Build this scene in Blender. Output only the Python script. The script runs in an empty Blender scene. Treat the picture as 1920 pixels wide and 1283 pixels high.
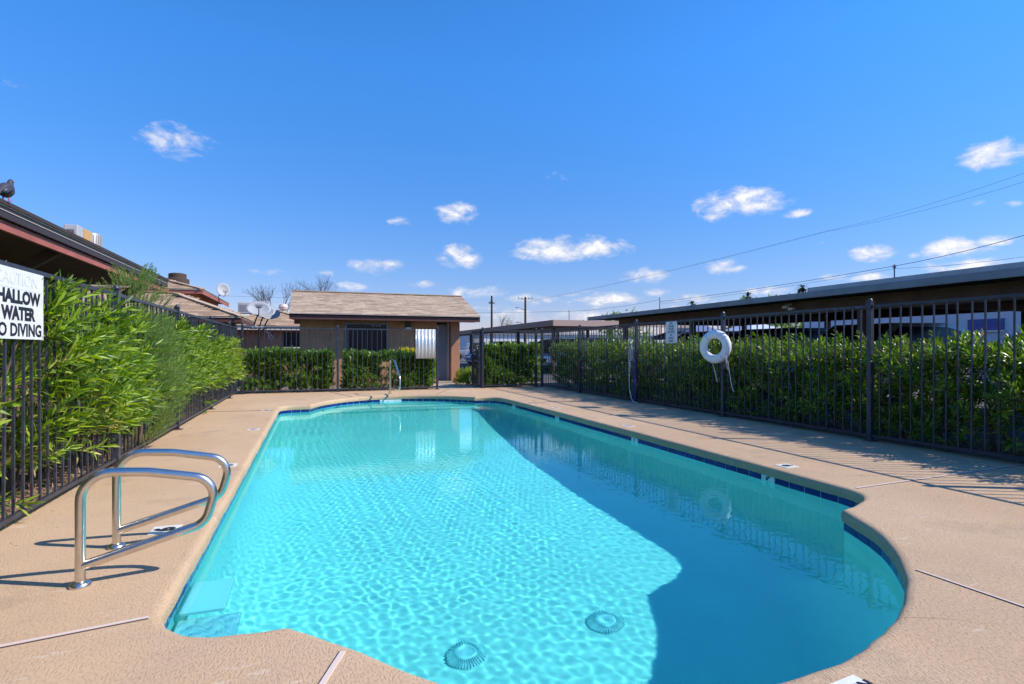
import bpy, bmesh, math, random
import numpy as np
from mathutils import Vector, Matrix, Euler
from mathutils.geometry import delaunay_2d_cdt

# ---------------------------------------------------------------- camera, world, sun, exposure
S = bpy.context.scene
COL = S.collection
F, VX, HY, CX, H = 1040.0, 586.0, 654.0, 960.0, 1.22      # focal (px of 1920), vanishing point, horizon, eye height
TH = math.atan((CX - VX) / F)
cd = bpy.data.cameras.new('camera')
cam = bpy.data.objects.new('camera', cd); COL.objects.link(cam)
cam.location = (0, 0, H); cam.rotation_euler = (math.pi / 2, 0, -TH)
cd.sensor_width = 36; cd.lens = F / 1920 * 36; cd.shift_y = 12.5 / 1920
cd.clip_start = 0.05; cd.clip_end = 2000
S.camera = cam

SHX, SHY = -0.97, 0.48                                      # shadow run per metre of height
SUN_EL = math.atan2(1, math.hypot(SHX, SHY)); SUN_AZ = math.atan2(-SHX, -SHY)
sl = bpy.data.lights.new('sun', 'SUN'); sl.energy = 3.5; sl.angle = math.radians(0.5); sl.color = (1, .935, .83)
so = bpy.data.objects.new('sun', sl); COL.objects.link(so)
so.rotation_euler = Vector((SHX, SHY, -1)).to_track_quat('-Z', 'Y').to_euler()

W = bpy.data.worlds.new('World'); S.world = W; W.use_nodes = True
wn, wl = W.node_tree.nodes, W.node_tree.links
wn.clear()
def cam_dir(px, py):
    v = Vector(((px - CX) / F, 1, (HY - py) / F)).normalized()
    return Matrix.Rotation(-TH, 3, 'Z') @ v
def build_world():
    def N(t, **k):
        n = wn.new(t)
        for a, b in k.items(): setattr(n, a, b)
        return n
    def math_(op, a, b=None, c=None, clamp=False):
        n = N('ShaderNodeMath', operation=op, use_clamp=clamp)
        for i, x in enumerate((a, b, c)):
            if x is None: continue
            if isinstance(x, (int, float)): n.inputs[i].default_value = x
            else: wl.new(x, n.inputs[i])
        return n.outputs[0]
    sky = N('ShaderNodeTexSky', sky_type='NISHITA', sun_disc=False, sun_elevation=SUN_EL, sun_rotation=SUN_AZ,
            air_density=1.0, dust_density=0.0, ozone_density=4.0, altitude=300)
    hs = N('ShaderNodeHueSaturation'); hs.inputs['Saturation'].default_value = 1.20; hs.inputs['Value'].default_value = 1.0
    wl.new(sky.outputs[0], hs.inputs['Color'])
    tc = N('ShaderNodeTexCoord'); g = tc.outputs['Generated']
    # cloud shapes: soft lobes broken up by fractal noise
    mp = N('ShaderNodeMapping'); mp.inputs['Scale'].default_value = (1, 1, 1.9); wl.new(g, mp.inputs[0])
    nz = N('ShaderNodeTexNoise'); nz.inputs['Scale'].default_value = 27; nz.inputs['Detail'].default_value = 5
    nz.inputs['Roughness'].default_value = .62; nz.inputs['Distortion'].default_value = .35
    wl.new(mp.outputs[0], nz.inputs['Vector'])
    nz2 = N('ShaderNodeTexNoise'); nz2.inputs['Scale'].default_value = 7; nz2.inputs['Detail'].default_value = 4
    nz2.inputs['Roughness'].default_value = .6
    mp2 = N('ShaderNodeMapping'); mp2.inputs['Scale'].default_value = (1, 1, 4.5); wl.new(g, mp2.inputs[0]); wl.new(mp2.outputs[0], nz2.inputs['Vector'])
    clouds = [(322, 264, 80, 34, .52), (858, 399, 46, 23, .8), (752, 414, 34, 10, .5), (868, 483, 54, 20, .75), (845, 474, 24, 18, .5), (1040, 470, 80, 20, .95),
              (1115, 464, 70, 18, .9), (1345, 392, 46, 20, .9), (1395, 365, 60, 16, .85), (1430, 382, 52, 20, .9), (1495, 400, 28, 9, .6),
              (1866, 290, 62, 22, 1.0), (1915, 280, 40, 14, .8), (688, 499, 44, 20, .62), (735, 500, 30, 16, .58), (1362, 500, 40, 14, .9), (1638, 475, 50, 14, .95),
              (1795, 466, 74, 18, 1.0), (1850, 454, 46, 12, .9), (1712, 479, 22, 7, .7), (1210, 518, 54, 14, .75), (890, 549, 66, 12, .8), (795, 534, 34, 8, .6), (660, 537, 40, 10, .5),
              (610, 513, 26, 10, .45), (1290, 560, 40, 10, .7), (1150, 560, 60, 12, .8), (1000, 562, 60, 12, .7), (1820, 500, 100, 14, .9), (1640, 522, 60, 10, .8),
              (1230, 548, 36, 8, .7), (1565, 520, 40, 8, .6), (500, 510, 40, 8, .4), (1835, 381, 22, 6, .5), (1900, 382, 26, 7, .5), (1050, 327, 40, 14, .12), (20, 158, 50, 12, .15),
              (1440, 545, 50, 9, .75), (960, 590, 70, 14, .5), (1080, 592, 80, 12, .6)]
    best = None
    for (x, y, w, h, k) in clouds:
        c = cam_dir(x, y); sc = 1 / (math.hypot((x - CX) / F, 1))
        r = Vector((0, 0, 1)).cross(c).normalized() * -1; u = r.cross(c).normalized()
        w_, h_ = w / F * sc * (.95 if x > 1500 else 1.12), h / F * sc * 1.35
        a = N('ShaderNodeVectorMath', operation='DOT_PRODUCT'); wl.new(g, a.inputs[0]); a.inputs[1].default_value = r / w_
        b = N('ShaderNodeVectorMath', operation='DOT_PRODUCT'); wl.new(g, b.inputs[0]); b.inputs[1].default_value = u / h_
        aa = math_('MULTIPLY', a.outputs['Value'], a.outputs['Value'])
        rr = math_('MULTIPLY_ADD', b.outputs['Value'], b.outputs['Value'], aa)
        f = math_('SUBTRACT', k * .9, rr)
        best = f if best is None else math_('MAXIMUM', best, f)
    # thin broken cloud low along the whole horizon
    sx = N('ShaderNodeSeparateXYZ'); wl.new(g, sx.inputs[0])
    z = sx.outputs['Z']
    band = math_('SUBTRACT', 1.0, math_('ABSOLUTE', math_('DIVIDE', math_('SUBTRACT', z, .055), .075)))
    low = math_('ADD', math_('MULTIPLY', math_('SUBTRACT', nz2.outputs['Fac'], .49), 5.0), math_('MULTIPLY', math_('SUBTRACT', band, 1.0), .9))
    best = math_('MAXIMUM', best, low)
    best = math_('MAXIMUM', best, -1.2)
    tot = math_('ADD', best, math_('MULTIPLY', math_('SUBTRACT', nz.outputs['Fac'], .5), 2.5))
    mr = N('ShaderNodeMapRange', interpolation_type='SMOOTHSTEP'); wl.new(tot, mr.inputs[0])
    mr.inputs[1].default_value = .0; mr.inputs[2].default_value = 1.05; mr.inputs[3].default_value = 0; mr.inputs[4].default_value = .93
    cr = N('ShaderNodeMix', data_type='RGBA'); wl.new(mr.outputs[0], cr.inputs[0])
    tint = N('ShaderNodeMix', data_type='RGBA', blend_type='MULTIPLY'); tint.inputs[0].default_value = 1; wl.new(hs.outputs[0], tint.inputs[6]); zs = N('ShaderNodeSeparateXYZ'); wl.new(tc.outputs['Generated'], zs.inputs[0])
    zr = N('ShaderNodeMapRange'); wl.new(zs.outputs['Z'], zr.inputs[0]); zr.inputs[1].default_value = .0; zr.inputs[2].default_value = .45
    air = N('ShaderNodeMix', data_type='RGBA'); wl.new(zr.outputs[0], air.inputs[0]); air.inputs[6].default_value = (.47, .335, .43, 1); air.inputs[7].default_value = (.51, .83, 1.03, 1)
    wl.new(air.outputs[2], tint.inputs[7])
    wl.new(tint.outputs[2], cr.inputs[6])
    shade = N('ShaderNodeMix', data_type='RGBA'); csh = N('ShaderNodeMapRange', interpolation_type='SMOOTHSTEP'); wl.new(tot, csh.inputs[0]); csh.inputs[1].default_value = .3; csh.inputs[2].default_value = 1.5; wl.new(csh.outputs[0], shade.inputs[0])
    shade.inputs[6].default_value = (3.2, 3.2, 3.5, 1); shade.inputs[7].default_value = (4.9, 4.85, 4.9, 1)
    wl.new(shade.outputs[2], cr.inputs[7])
    bg = N('ShaderNodeBackground'); bg.inputs[1].default_value = 0.15
    wl.new(cr.outputs[2], bg.inputs[0])
    out = N('ShaderNodeOutputWorld'); wl.new(bg.outputs[0], out.inputs[0])
build_world()
W.cycles.sampling_method = 'MANUAL'; W.cycles.sample_map_resolution = 512
vs = S.view_settings
S.display_settings.display_device = 'sRGB'
vs.view_transform = 'Standard'; vs.look = 'None'; vs.exposure = 0.74; vs.gamma = 1; vs.use_curve_mapping = False
S.cycles.use_denoising = True; S.cycles.max_bounces = 6; S.cycles.diffuse_bounces = 3; S.cycles.glossy_bounces = 3; S.cycles.transmission_bounces = 6; S.cycles.volume_bounces = 0; S.cycles.transparent_max_bounces = 10
S.cycles.sample_clamp_indirect = 6; S.cycles.use_adaptive_sampling = True; S.cycles.adaptive_threshold = .02

# ---------------------------------------------------------------- helpers
rng = random.Random(7); R = rng.uniform
npr = np.random.default_rng(11)

def tag(o, label=None, cat=None, group=None, kind=None):
    if label: o['label'] = label
    if cat: o['category'] = cat
    if group: o['group'] = group
    if kind: o['kind'] = kind
    return o
def thing(name, label, cat, loc=(0, 0, 0), group=None, rz=0):
    o = bpy.data.objects.new(name, None); COL.objects.link(o)
    o.location = loc; o.rotation_euler = (0, 0, rz); o.empty_display_size = .1
    return tag(o, label, cat, group)
def wloc(o):
    v = Vector((0, 0, 0))
    while o is not None: v += o.location; o = o.parent
    return v
def link(name, me, mat=None, parent=None):
    o = bpy.data.objects.new(name, me); COL.objects.link(o)
    if mat is not None and not me.materials: me.materials.append(mat)
    if parent is not None: o.parent = parent
    return o

class MB:
    def __init__(s): s.v, s.f = [], []
    def add(s, vs, fs):
        b = len(s.v); s.v += [tuple(p) for p in vs]; s.f += [tuple(i + b for i in f) for f in fs]; return s
    def box(s, x0, x1, y0, y1, z0, z1):
        return s.add([(x0, y0, z0), (x1, y0, z0), (x1, y1, z0), (x0, y1, z0), (x0, y0, z1), (x1, y0, z1), (x1, y1, z1), (x0, y1, z1)],
                     [(0, 3, 2, 1), (4, 5, 6, 7), (0, 1, 5, 4), (1, 2, 6, 5), (2, 3, 7, 6), (3, 0, 4, 7)])
    def bar(s, p, q, w, h=None, up=(0, 0, 1)):
        p, q = Vector(p), Vector(q); d = (q - p).normalized(); u = Vector(up)
        if abs(d.dot(u)) > .98: u = Vector((1, 0, 0))
        a = d.cross(u).normalized() * (w / 2); b = a.cross(d).normalized() * ((h or w) / 2)
        vs = [p - a - b, p + a - b, p + a + b, p - a + b, q - a - b, q + a - b, q + a + b, q - a + b]
        return s.add(vs, [(0, 3, 2, 1), (4, 5, 6, 7), (0, 1, 5, 4), (1, 2, 6, 5), (2, 3, 7, 6), (3, 0, 4, 7)])
    def tube(s, pts, r, n=8, caps=True, closed=False, sy=1.0):
        pts = [Vector(p) for p in pts]; m = len(pts)
        rs = r if isinstance(r, (list, tuple)) else [r] * m
        b = len(s.v); ref = None
        for i, p in enumerate(pts):
            t = (pts[(i + 1) % m] - pts[i - 1]) if closed else (pts[min(i + 1, m - 1)] - pts[max(i - 1, 0)])
            t.normalize()
            if ref is None:
                ref = Vector((0, 0, 1)) if abs(t.z) < .9 else Vector((1, 0, 0))
            a = t.cross(ref).normalized(); c = a.cross(t).normalized(); ref = c
            for k in range(n):
                an = 2 * math.pi * k / n
                s.v.append(tuple(p + a * (math.cos(an) * rs[i]) + c * (math.sin(an) * rs[i] * sy)))
        for i in range(m if closed else m - 1):
            j = (i + 1) % m
            for k in range(n):
                l = (k + 1) % n
                s.f.append((b + i * n + k, b + i * n + l, b + j * n + l, b + j * n + k))
        if caps and not closed:
            s.f.append(tuple(b + k for k in range(n))[::-1]); s.f.append(tuple(b + (m - 1) * n + k for k in range(n)))
        return s
    def lathe(s, prof, c=(0, 0, 0), n=20):
        b = len(s.v); m = len(prof)
        for (r, z) in prof:
            for k in range(n):
                a = 2 * math.pi * k / n
                s.v.append((c[0] + r * math.cos(a), c[1] + r * math.sin(a), c[2] + z))
        for i in range(m - 1):
            for k in range(n):
                l = (k + 1) % n
                s.f.append((b + i * n + k, b + i * n + l, b + (i + 1) * n + l, b + (i + 1) * n + k))
        s.f.append(tuple(b + k for k in range(n))[::-1]); s.f.append(tuple(b + (m - 1) * n + k for k in range(n)))
        return s
    def prism(s, poly, axis, a, b):
        """polygon in the two other axes, extruded along axis from a to b"""
        n = len(poly); vs = []
        for t in (a, b):
            for (p, q) in poly:
                vs.append({'x': (t, p, q), 'y': (p, t, q), 'z': (p, q, t)}[axis])
        fs = [tuple(range(n))[::-1], tuple(range(n, 2 * n))] + [(i, (i + 1) % n, n + (i + 1) % n, n + i) for i in range(n)]
        return s.add(vs, fs)
    def mesh(s, name, off=(0, 0, 0)):
        me = bpy.data.meshes.new(name)
        o = Vector(off)
        me.from_pydata([tuple(Vector(p) - o) for p in s.v], [], s.f)
        bm = bmesh.new(); bm.from_mesh(me); bmesh.ops.recalc_face_normals(bm, faces=bm.faces); bm.to_mesh(me); bm.free()
        return me
    def build(s, name, mat, parent=None, smooth=False, bevel=0, local=False):
        me = s.mesh(name, (0, 0, 0) if (parent is None or local) else wloc(parent))
        if bevel:
            bm = bmesh.new(); bm.from_mesh(me)
            bmesh.ops.bevel(bm, geom=list(bm.edges), offset=bevel, segments=2, affect='EDGES', profile=.5)
            bm.to_mesh(me); bm.free()
        if smooth:
            me.polygons.foreach_set('use_smooth', [True] * len(me.polygons))
            try: me.set_sharp_from_angle(angle=math.radians(40))
            except Exception: pass
        return link(name, me, mat, parent)

def np_mesh(name, v, tris):
    me = bpy.data.meshes.new(name)
    n, m = len(v), len(tris)
    me.vertices.add(n); me.vertices.foreach_set('co', np.asarray(v, np.float32).ravel())
    me.loops.add(m * 3); me.loops.foreach_set('vertex_index', np.asarray(tris, np.int32).ravel())
    me.polygons.add(m); me.polygons.foreach_set('loop_start', np.arange(0, m * 3, 3, dtype=np.int32))
    me.update(calc_edges=True); me.validate()
    return me

# ---------------------------------------------------------------- materials
MATS = {}
def mat(name, col, rough=.6, metal=0.0, spec=.5, var=.0, vscale=3.0, bump=0.0, bscale=40.0, col2=None, objvar=0.0, detail=5, coat=0):
    if name in MATS: return MATS[name]
    m = bpy.data.materials.new(name); m.use_nodes = True; MATS[name] = m
    nt = m.node_tree; n, l = nt.nodes, nt.links
    p = n['Principled BSDF']
    p.inputs['Base Color'].default_value = (*col, 1); p.inputs['Roughness'].default_value = rough
    p.inputs['Metallic'].default_value = metal; p.inputs['Specular IOR Level'].default_value = spec
    p.inputs['Coat Weight'].default_value = coat
    tc = n.new('ShaderNodeNewGeometry')
    src = None
    if var > 0 or col2:
        nz = n.new('ShaderNodeTexNoise'); nz.inputs['Scale'].default_value = vscale; nz.inputs['Detail'].default_value = detail; nz.inputs['Roughness'].default_value = .6
        l.new(tc.outputs['Position'], nz.inputs['Vector'])
        mx = n.new('ShaderNodeMix'); mx.data_type = 'RGBA'
        c2 = col2 or tuple(min(1, c * (1 + var)) for c in col); c1 = col if col2 else tuple(c * (1 - var) for c in col)
        mx.inputs[6].default_value = (*c1, 1); mx.inputs[7].default_value = (*c2, 1)
        mr = n.new('ShaderNodeMapRange'); mr.inputs[1].default_value = .3; mr.inputs[2].default_value = .7
        l.new(nz.outputs['Fac'], mr.inputs[0]); l.new(mr.outputs[0], mx.inputs[0]); src = mx.outputs[2]
    if objvar > 0:
        oi = n.new('ShaderNodeObjectInfo'); hs = n.new('ShaderNodeHueSaturation')
        mr = n.new('ShaderNodeMapRange'); mr.inputs[3].default_value = 1 - objvar; mr.inputs[4].default_value = 1 + objvar
        l.new(oi.outputs['Random'], mr.inputs[0]); l.new(mr.outputs[0], hs.inputs['Value'])
        if src: l.new(src, hs.inputs['Color'])
        else: hs.inputs['Color'].default_value = (*col, 1)
        src = hs.outputs[0]
    if src: l.new(src, p.inputs['Base Color'])
    if bump > 0:
        nb = n.new('ShaderNodeTexNoise'); nb.inputs['Scale'].default_value = bscale; nb.inputs['Detail'].default_value = 4
        l.new(tc.outputs['Position'], nb.inputs['Vector'])
        b = n.new('ShaderNodeBump'); b.inputs['Strength'].default_value = bump; b.inputs['Distance'].default_value = .02
        l.new(nb.outputs['Fac'], b.inputs['Height']); l.new(b.outputs[0], p.inputs['Normal'])
    return m

def leaf_mat(name, c_dark, c_light, rough=.38, trans=.3, third=None):
    m = bpy.data.materials.new(name); m.use_nodes = True
    nt = m.node_tree; n, l = nt.nodes, nt.links
    p = n['Principled BSDF']; p.inputs['Roughness'].default_value = rough; p.inputs['Specular IOR Level'].default_value = .45
    g = n.new('ShaderNodeNewGeometry'); cr = n.new('ShaderNodeValToRGB')
    e = cr.color_ramp.elements; e[0].color = (*c_dark, 1); e[1].color = (*c_light, 1); e[1].position = .8
    if third: k = e.new(.97); k.color = (*third, 1)
    l.new(g.outputs['Random Per Island'], cr.inputs[0]); l.new(cr.outputs[0], p.inputs['Base Color'])
    t = n.new('ShaderNodeBsdfTranslucent'); mx = n.new('ShaderNodeMixShader'); mx.inputs[0].default_value = trans
    hs = n.new('ShaderNodeHueSaturation'); hs.inputs['Value'].default_value = 1.5; hs.inputs['Saturation'].default_value = 1.1
    l.new(cr.outputs[0], hs.inputs['Color']); l.new(hs.outputs[0], t.inputs[0])
    out = n['Material Output']; l.new(p.outputs[0], mx.inputs[1]); l.new(t.outputs[0], mx.inputs[2]); l.new(mx.outputs[0], out.inputs[0])
    return m

M_iron = mat('painted_iron', (.034, .039, .056), .42, 0, .5, var=.4, vscale=14, objvar=.25)
M_steel = mat('stainless_steel', (.68, .63, .56), .27, 1, .5, var=.10, vscale=18)
M_white = mat('white_paint', (.78, .78, .76), .45)
M_black = mat('black_print', (.012, .012, .02), .5)
M_faint = mat('faded_print', (.60, .60, .63), .6)
M_stucco = mat('tan_stucco', (.44, .245, .125), .9, var=.20, vscale=2.2, bump=.5, bscale=70)
M_stucco_o = mat('orange_stucco', (.46, .215, .12), .9, var=.10, vscale=2.2, bump=.5, bscale=70)
M_brown = mat('brown_trim', (.10, .036, .026), .55, var=.2, vscale=4)
M_red = mat('redwood_trim', (.34, .10, .075), .6, var=.2, vscale=3, bump=.15, bscale=30)
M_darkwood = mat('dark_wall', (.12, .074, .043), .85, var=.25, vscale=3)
M_drip = mat('drip_edge_metal', (.62, .55, .50), .5)
M_shingle = mat('shingle', (.44, .325, .23), .9, var=.16, vscale=6, bump=.4, bscale=160, objvar=.14)
M_roofdeck = mat('roof_felt', (.29, .215, .155), .95)
M_asphalt = mat('asphalt', (.085, .083, .085), .9, var=.3, vscale=.6, bump=.4, bscale=90)
M_soil = mat('soil', (.20, .135, .09), .95, var=.35, vscale=5, bump=.6, bscale=40)
M_stem = mat('stem_bark', (.16, .115, .075), .85, var=.3, vscale=12)
M_glassdark = mat('dark_window', (.008, .010, .020), .2, 0, .25)
M_grey = mat('grey_metal', (.30, .30, .31), .5, .3, var=.1, vscale=3)
M_lightgrey = mat('galvanised', (.52, .52, .51), .45, .4, var=.1, vscale=5)
M_plastic = mat('buoy_plastic', (.80, .79, .80), .4, var=.05, vscale=8)
M_rope = mat('white_rope', (.72, .68, .64), .8, bump=.4, bscale=120)
M_rubber = mat('tyre_rubber', (.015, .015, .016), .8)
M_carportroof = mat('carport_steel', (.22, .225, .235), .5, .2, var=.2, vscale=2)
M_carportbeam = mat('carport_beam', (.12, .070, .046), .7, var=.25, vscale=3)
M_woodpole = mat('pole_wood', (.07, .045, .035), .9)
M_wire = mat('wire_black', (.02, .022, .03), .7)
M_tile = mat('cobalt_tile', (.006, .018, .16), .12, 0, .6, objvar=.25)
M_grout = mat('grout', (.55, .55, .56), .8)
M_plaster = mat('pool_plaster', (.45, .86, .80), .8, var=.07, vscale=.9)
M_steptile = mat('step_edge_tile', (.10, .22, .30), .4)
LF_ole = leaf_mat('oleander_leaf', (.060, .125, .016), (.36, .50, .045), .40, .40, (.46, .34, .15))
LF_hedge = leaf_mat('hedge_leaf', (.050, .11, .014), (.22, .38, .045), .32, .30, (.24, .32, .04))
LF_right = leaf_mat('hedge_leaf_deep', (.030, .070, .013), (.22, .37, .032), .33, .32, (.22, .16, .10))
LF_feather = leaf_mat('feathery_leaf', (.11, .19, .045), (.24, .36, .08), .55, .35, (.34, .29, .12))
LF_bush = leaf_mat('lime_leaf', (.13, .22, .015), (.36, .46, .03), .45, .35, (.50, .44, .03))
LF_yellow = leaf_mat('yellow_leaf', (.48, .42, .02), (.70, .62, .03), .5, .35)
LF_dead = leaf_mat('dead_leaf', (.30, .16, .09), (.52, .33, .22), .8, .2)

def deck_material():
    m = bpy.data.materials.new('knockdown_deck'); m.use_nodes = True
    n, l = m.node_tree.nodes, m.node_tree.links; p = n['Principled BSDF']
    p.inputs['Roughness'].default_value = .82; p.inputs['Specular IOR Level'].default_value = .3
    g = n.new('ShaderNodeNewGeometry'); pos = g.outputs['Position']
    def noise(sc, det=4, rough=.55, vec=pos):
        z = n.new('ShaderNodeTexNoise'); z.inputs['Scale'].default_value = sc; z.inputs['Detail'].default_value = det; z.inputs['Roughness'].default_value = rough
        l.new(vec, z.inputs['Vector']); return z.outputs['Fac']
    def ramp(x, a, b, lo=0., hi=1.):
        r = n.new('ShaderNodeMapRange'); r.interpolation_type = 'SMOOTHSTEP'; l.new(x, r.inputs[0])
        for i, q in enumerate((a, b, lo, hi)): r.inputs[i + 1].default_value = q
        return r.outputs[0]
    def mix(f, a, b, blend='MIX'):
        x = n.new('ShaderNodeMix'); x.data_type = 'RGBA'; x.blend_type = blend
        for i, q in ((0, f), (6, a), (7, b)):
            if isinstance(q, tuple): x.inputs[i].default_value = q
            elif isinstance(q, (int, float)): x.inputs[i].default_value = q
            else: l.new(q, x.inputs[i])
        return x.outputs[2]
    big = ramp(noise(.55, 5), .32, .68); mid = ramp(noise(3.2, 6), .35, .65)
    c = mix(big, (.515, .345, .208, 1), (.575, .395, .245, 1)); c = mix(mid, c, mix(.16, c, (.40, .30, .22, 1)))
    # worn pale scuffs
    mp = n.new('ShaderNodeMapping'); mp.inputs['Scale'].default_value = (1.2, 5.0, 1); mp.inputs['Rotation'].default_value = (0, 0, .25); l.new(pos, mp.inputs[0])
    sc = ramp(noise(2.4, 9, .68, mp.outputs[0]), .60, .70); c = mix(sc, c, (.62, .50, .38, 1))
    # small dark specks and stains
    sp = ramp(noise(16, 3), .72, .78); c = mix(sp, c, mix(.35, c, (.16, .11, .08, 1)))
    st = ramp(noise(1.1, 8, .7), .52, .66); c = mix(st, c, mix(.30, c, (.22, .16, .11, 1)))
    cw = n.new('ShaderNodeVectorMath'); cw.operation = 'MULTIPLY_ADD'; nc = n.new('ShaderNodeTexNoise'); nc.inputs['Scale'].default_value = 2.5; nc.inputs['Detail'].default_value = 6; l.new(pos, nc.inputs['Vector'])
    l.new(nc.outputs['Color'], cw.inputs[0]); cw.inputs[1].default_value = (.35, .35, 0); l.new(pos, cw.inputs[2])
    vo = n.new('ShaderNodeTexVoronoi'); vo.feature = 'DISTANCE_TO_EDGE'; vo.inputs['Scale'].default_value = .42; l.new(cw.outputs[0], vo.inputs['Vector'])
    crk = ramp(vo.outputs['Distance'], .0, .0018, 1, 0); cm_ = n.new('ShaderNodeMath'); cm_.operation = 'MULTIPLY'; l.new(crk, cm_.inputs[0]); l.new(ramp(noise(.45, 2), .48, .6), cm_.inputs[1]); c = mix(cm_.outputs[0], c, (.16, .11, .075, 1))
    # knock-down relief: irregular flattened islands with pits between
    mp2 = n.new('ShaderNodeMapping'); mp2.inputs['Scale'].default_value = (1.25, .62, 1); mp2.inputs['Rotation'].default_value = (0, 0, .5); l.new(pos, mp2.inputs[0])
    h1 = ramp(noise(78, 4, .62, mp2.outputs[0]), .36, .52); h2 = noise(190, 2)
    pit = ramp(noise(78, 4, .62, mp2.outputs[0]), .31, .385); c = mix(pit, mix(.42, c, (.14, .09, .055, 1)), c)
    l.new(c, p.inputs['Base Color'])
    hh = n.new('ShaderNodeMath'); hh.operation = 'MULTIPLY_ADD'; l.new(h2, hh.inputs[0]); hh.inputs[1].default_value = .25; l.new(h1, hh.inputs[2])
    b = n.new('ShaderNodeBump'); b.inputs['Strength'].default_value = .5; b.inputs['Distance'].default_value = .006
    l.new(hh.outputs[0], b.inputs['Height']); l.new(b.outputs[0], p.inputs['Normal'])
    return m
M_deck = deck_material()

def water_material():
    m = bpy.data.materials.new('pool_water'); m.use_nodes = True
    n, l = m.node_tree.nodes, m.node_tree.links; n.clear()
    out = n.new('ShaderNodeOutputMaterial'); g = n.new('ShaderNodeBsdfGlass'); g.inputs['IOR'].default_value = 1.33; g.inputs['Roughness'].default_value = 0; g.inputs['Color'].default_value = WATER_TINT
    l.new(g.outputs[0], out.inputs['Surface'])
    return m
WATER_TINT = (.57, .97, .985, 1)
M_water = water_material()

# ---------------------------------------------------------------- pool outline
def catmull(pts, n=8, closed=False):
    out = []; m = len(pts); P = [Vector((*p, 0)) for p in pts]
    for i in range(m if closed else m - 1):
        p0 = P[i - 1] if (i > 0 or closed) else P[i]; p1 = P[i]; p2 = P[(i + 1) % m]
        p3 = P[(i + 2) % m] if (i + 2 < m or closed) else p2
        for k in range(n):
            t = k / n
            q = .5 * ((2 * p1) + (p2 - p0) * t + (2 * p0 - 5 * p1 + 4 * p2 - p3) * t * t + (3 * p1 - p0 - 3 * p2 + p3) * t ** 3)
            out.append((q.x, q.y))
    if not closed: out.append(tuple(pts[-1]))
    return out
seg_left = [(-.66, 3.02), (-.655, 6.0), (-.65, 9.0), (-.645, 12.35)]
seg_fl = catmull([(-.645, 12.35), (-.62, 12.62), (-.48, 12.76), (-.25, 12.80), (-.04, 12.82)], 4)
seg_far = catmull([(-.04, 12.82), (.20, 13.45), (.68, 14.10), (1.30, 14.52), (2.00, 14.65), (2.75, 14.48), (3.35, 14.12), (3.84, 13.56)], 6)
seg_fr = catmull([(3.84, 13.46), (4.08, 13.44), (4.28, 13.34), (4.40, 13.12), (4.44, 12.8)], 4)
seg_right = [(4.44, 12.8), (4.47, 10.0), (4.46, 7.0), (4.43, 4.8), (4.40, 3.68)]
seg_nr = catmull([(4.40, 3.68), (4.36, 3.45), (4.24, 3.30), (4.02, 3.20), (3.79, 3.13)], 4)
seg_near = catmull([(3.79, 3.13), (3.52, 2.62), (3.08, 2.16), (2.74, 1.92), (2.44, 1.77), (2.20, 1.685), (1.94, 1.62), (1.56, 1.60), (1.15, 1.655), (.80, 1.78), (.48, 1.985), (.13, 2.40), (-.09, 2.645)], 5)
seg_nl = catmull([(-.09, 2.645), (-.25, 2.65), (-.42, 2.68), (-.55, 2.76), (-.63, 2.88), (-.66, 3.02)], 4)
OUT = []
for sg in (seg_left, seg_fl, seg_far, seg_fr, seg_right, seg_nr, seg_near, seg_nl):
    for p in sg:
        if not OUT or math.hypot(p[0] - OUT[-1][0], p[1] - OUT[-1][1]) > .01: OUT.append(p)
if math.hypot(OUT[0][0] - OUT[-1][0], OUT[0][1] - OUT[-1][1]) < .01: OUT.pop()
def resample(loop, step):
    o = []; n = len(loop)
    for i in range(n):
        a, b = loop[i], loop[(i + 1) % n]; d = math.hypot(b[0] - a[0], b[1] - a[1]); k = max(1, int(round(d / step)))
        for j in range(k): o.append((a[0] + (b[0] - a[0]) * j / k, a[1] + (b[1] - a[1]) * j / k))
    return o
OUT = resample(OUT, .12)
OA = np.array(OUT)
area = .5 * np.sum(OA[:, 0] * np.roll(OA[:, 1], -1) - np.roll(OA[:, 0], -1) * OA[:, 1])
if area < 0: OA = OA[::-1].copy()
def normals(A):                                        # outward normals of a ccw loop
    t = np.roll(A, -1, 0) - np.roll(A, 1, 0); t /= np.linalg.norm(t, axis=1)[:, None] + 1e-9
    return np.stack([t[:, 1], -t[:, 0]], 1)
ON = normals(OA)
NP = len(OA)
WATER_Z, COPE = -.154, .098
RIPPLE = .00050

def inside(pts, A):
    x, y = pts[:, 0], pts[:, 1]; r = np.zeros(len(pts), bool)
    for i in range(len(A)):
        x1, y1 = A[i]; x2, y2 = A[(i + 1) % len(A)]
        c = ((y1 > y) != (y2 > y)) & (x < (x2 - x1) * (y - y1) / (y2 - y1 + 1e-12) + x1)
        r ^= c
    return r
def dist(pts, A):
    d = np.full(len(pts), 1e9)
    for i in range(len(A)):
        a, b = A[i], A[(i + 1) % len(A)]; ab = b - a
        t = np.clip(((pts - a) @ ab) / (ab @ ab), 0, 1); d = np.minimum(d, np.linalg.norm(pts - (a + t[:, None] * ab), axis=1))
    return d

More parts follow.
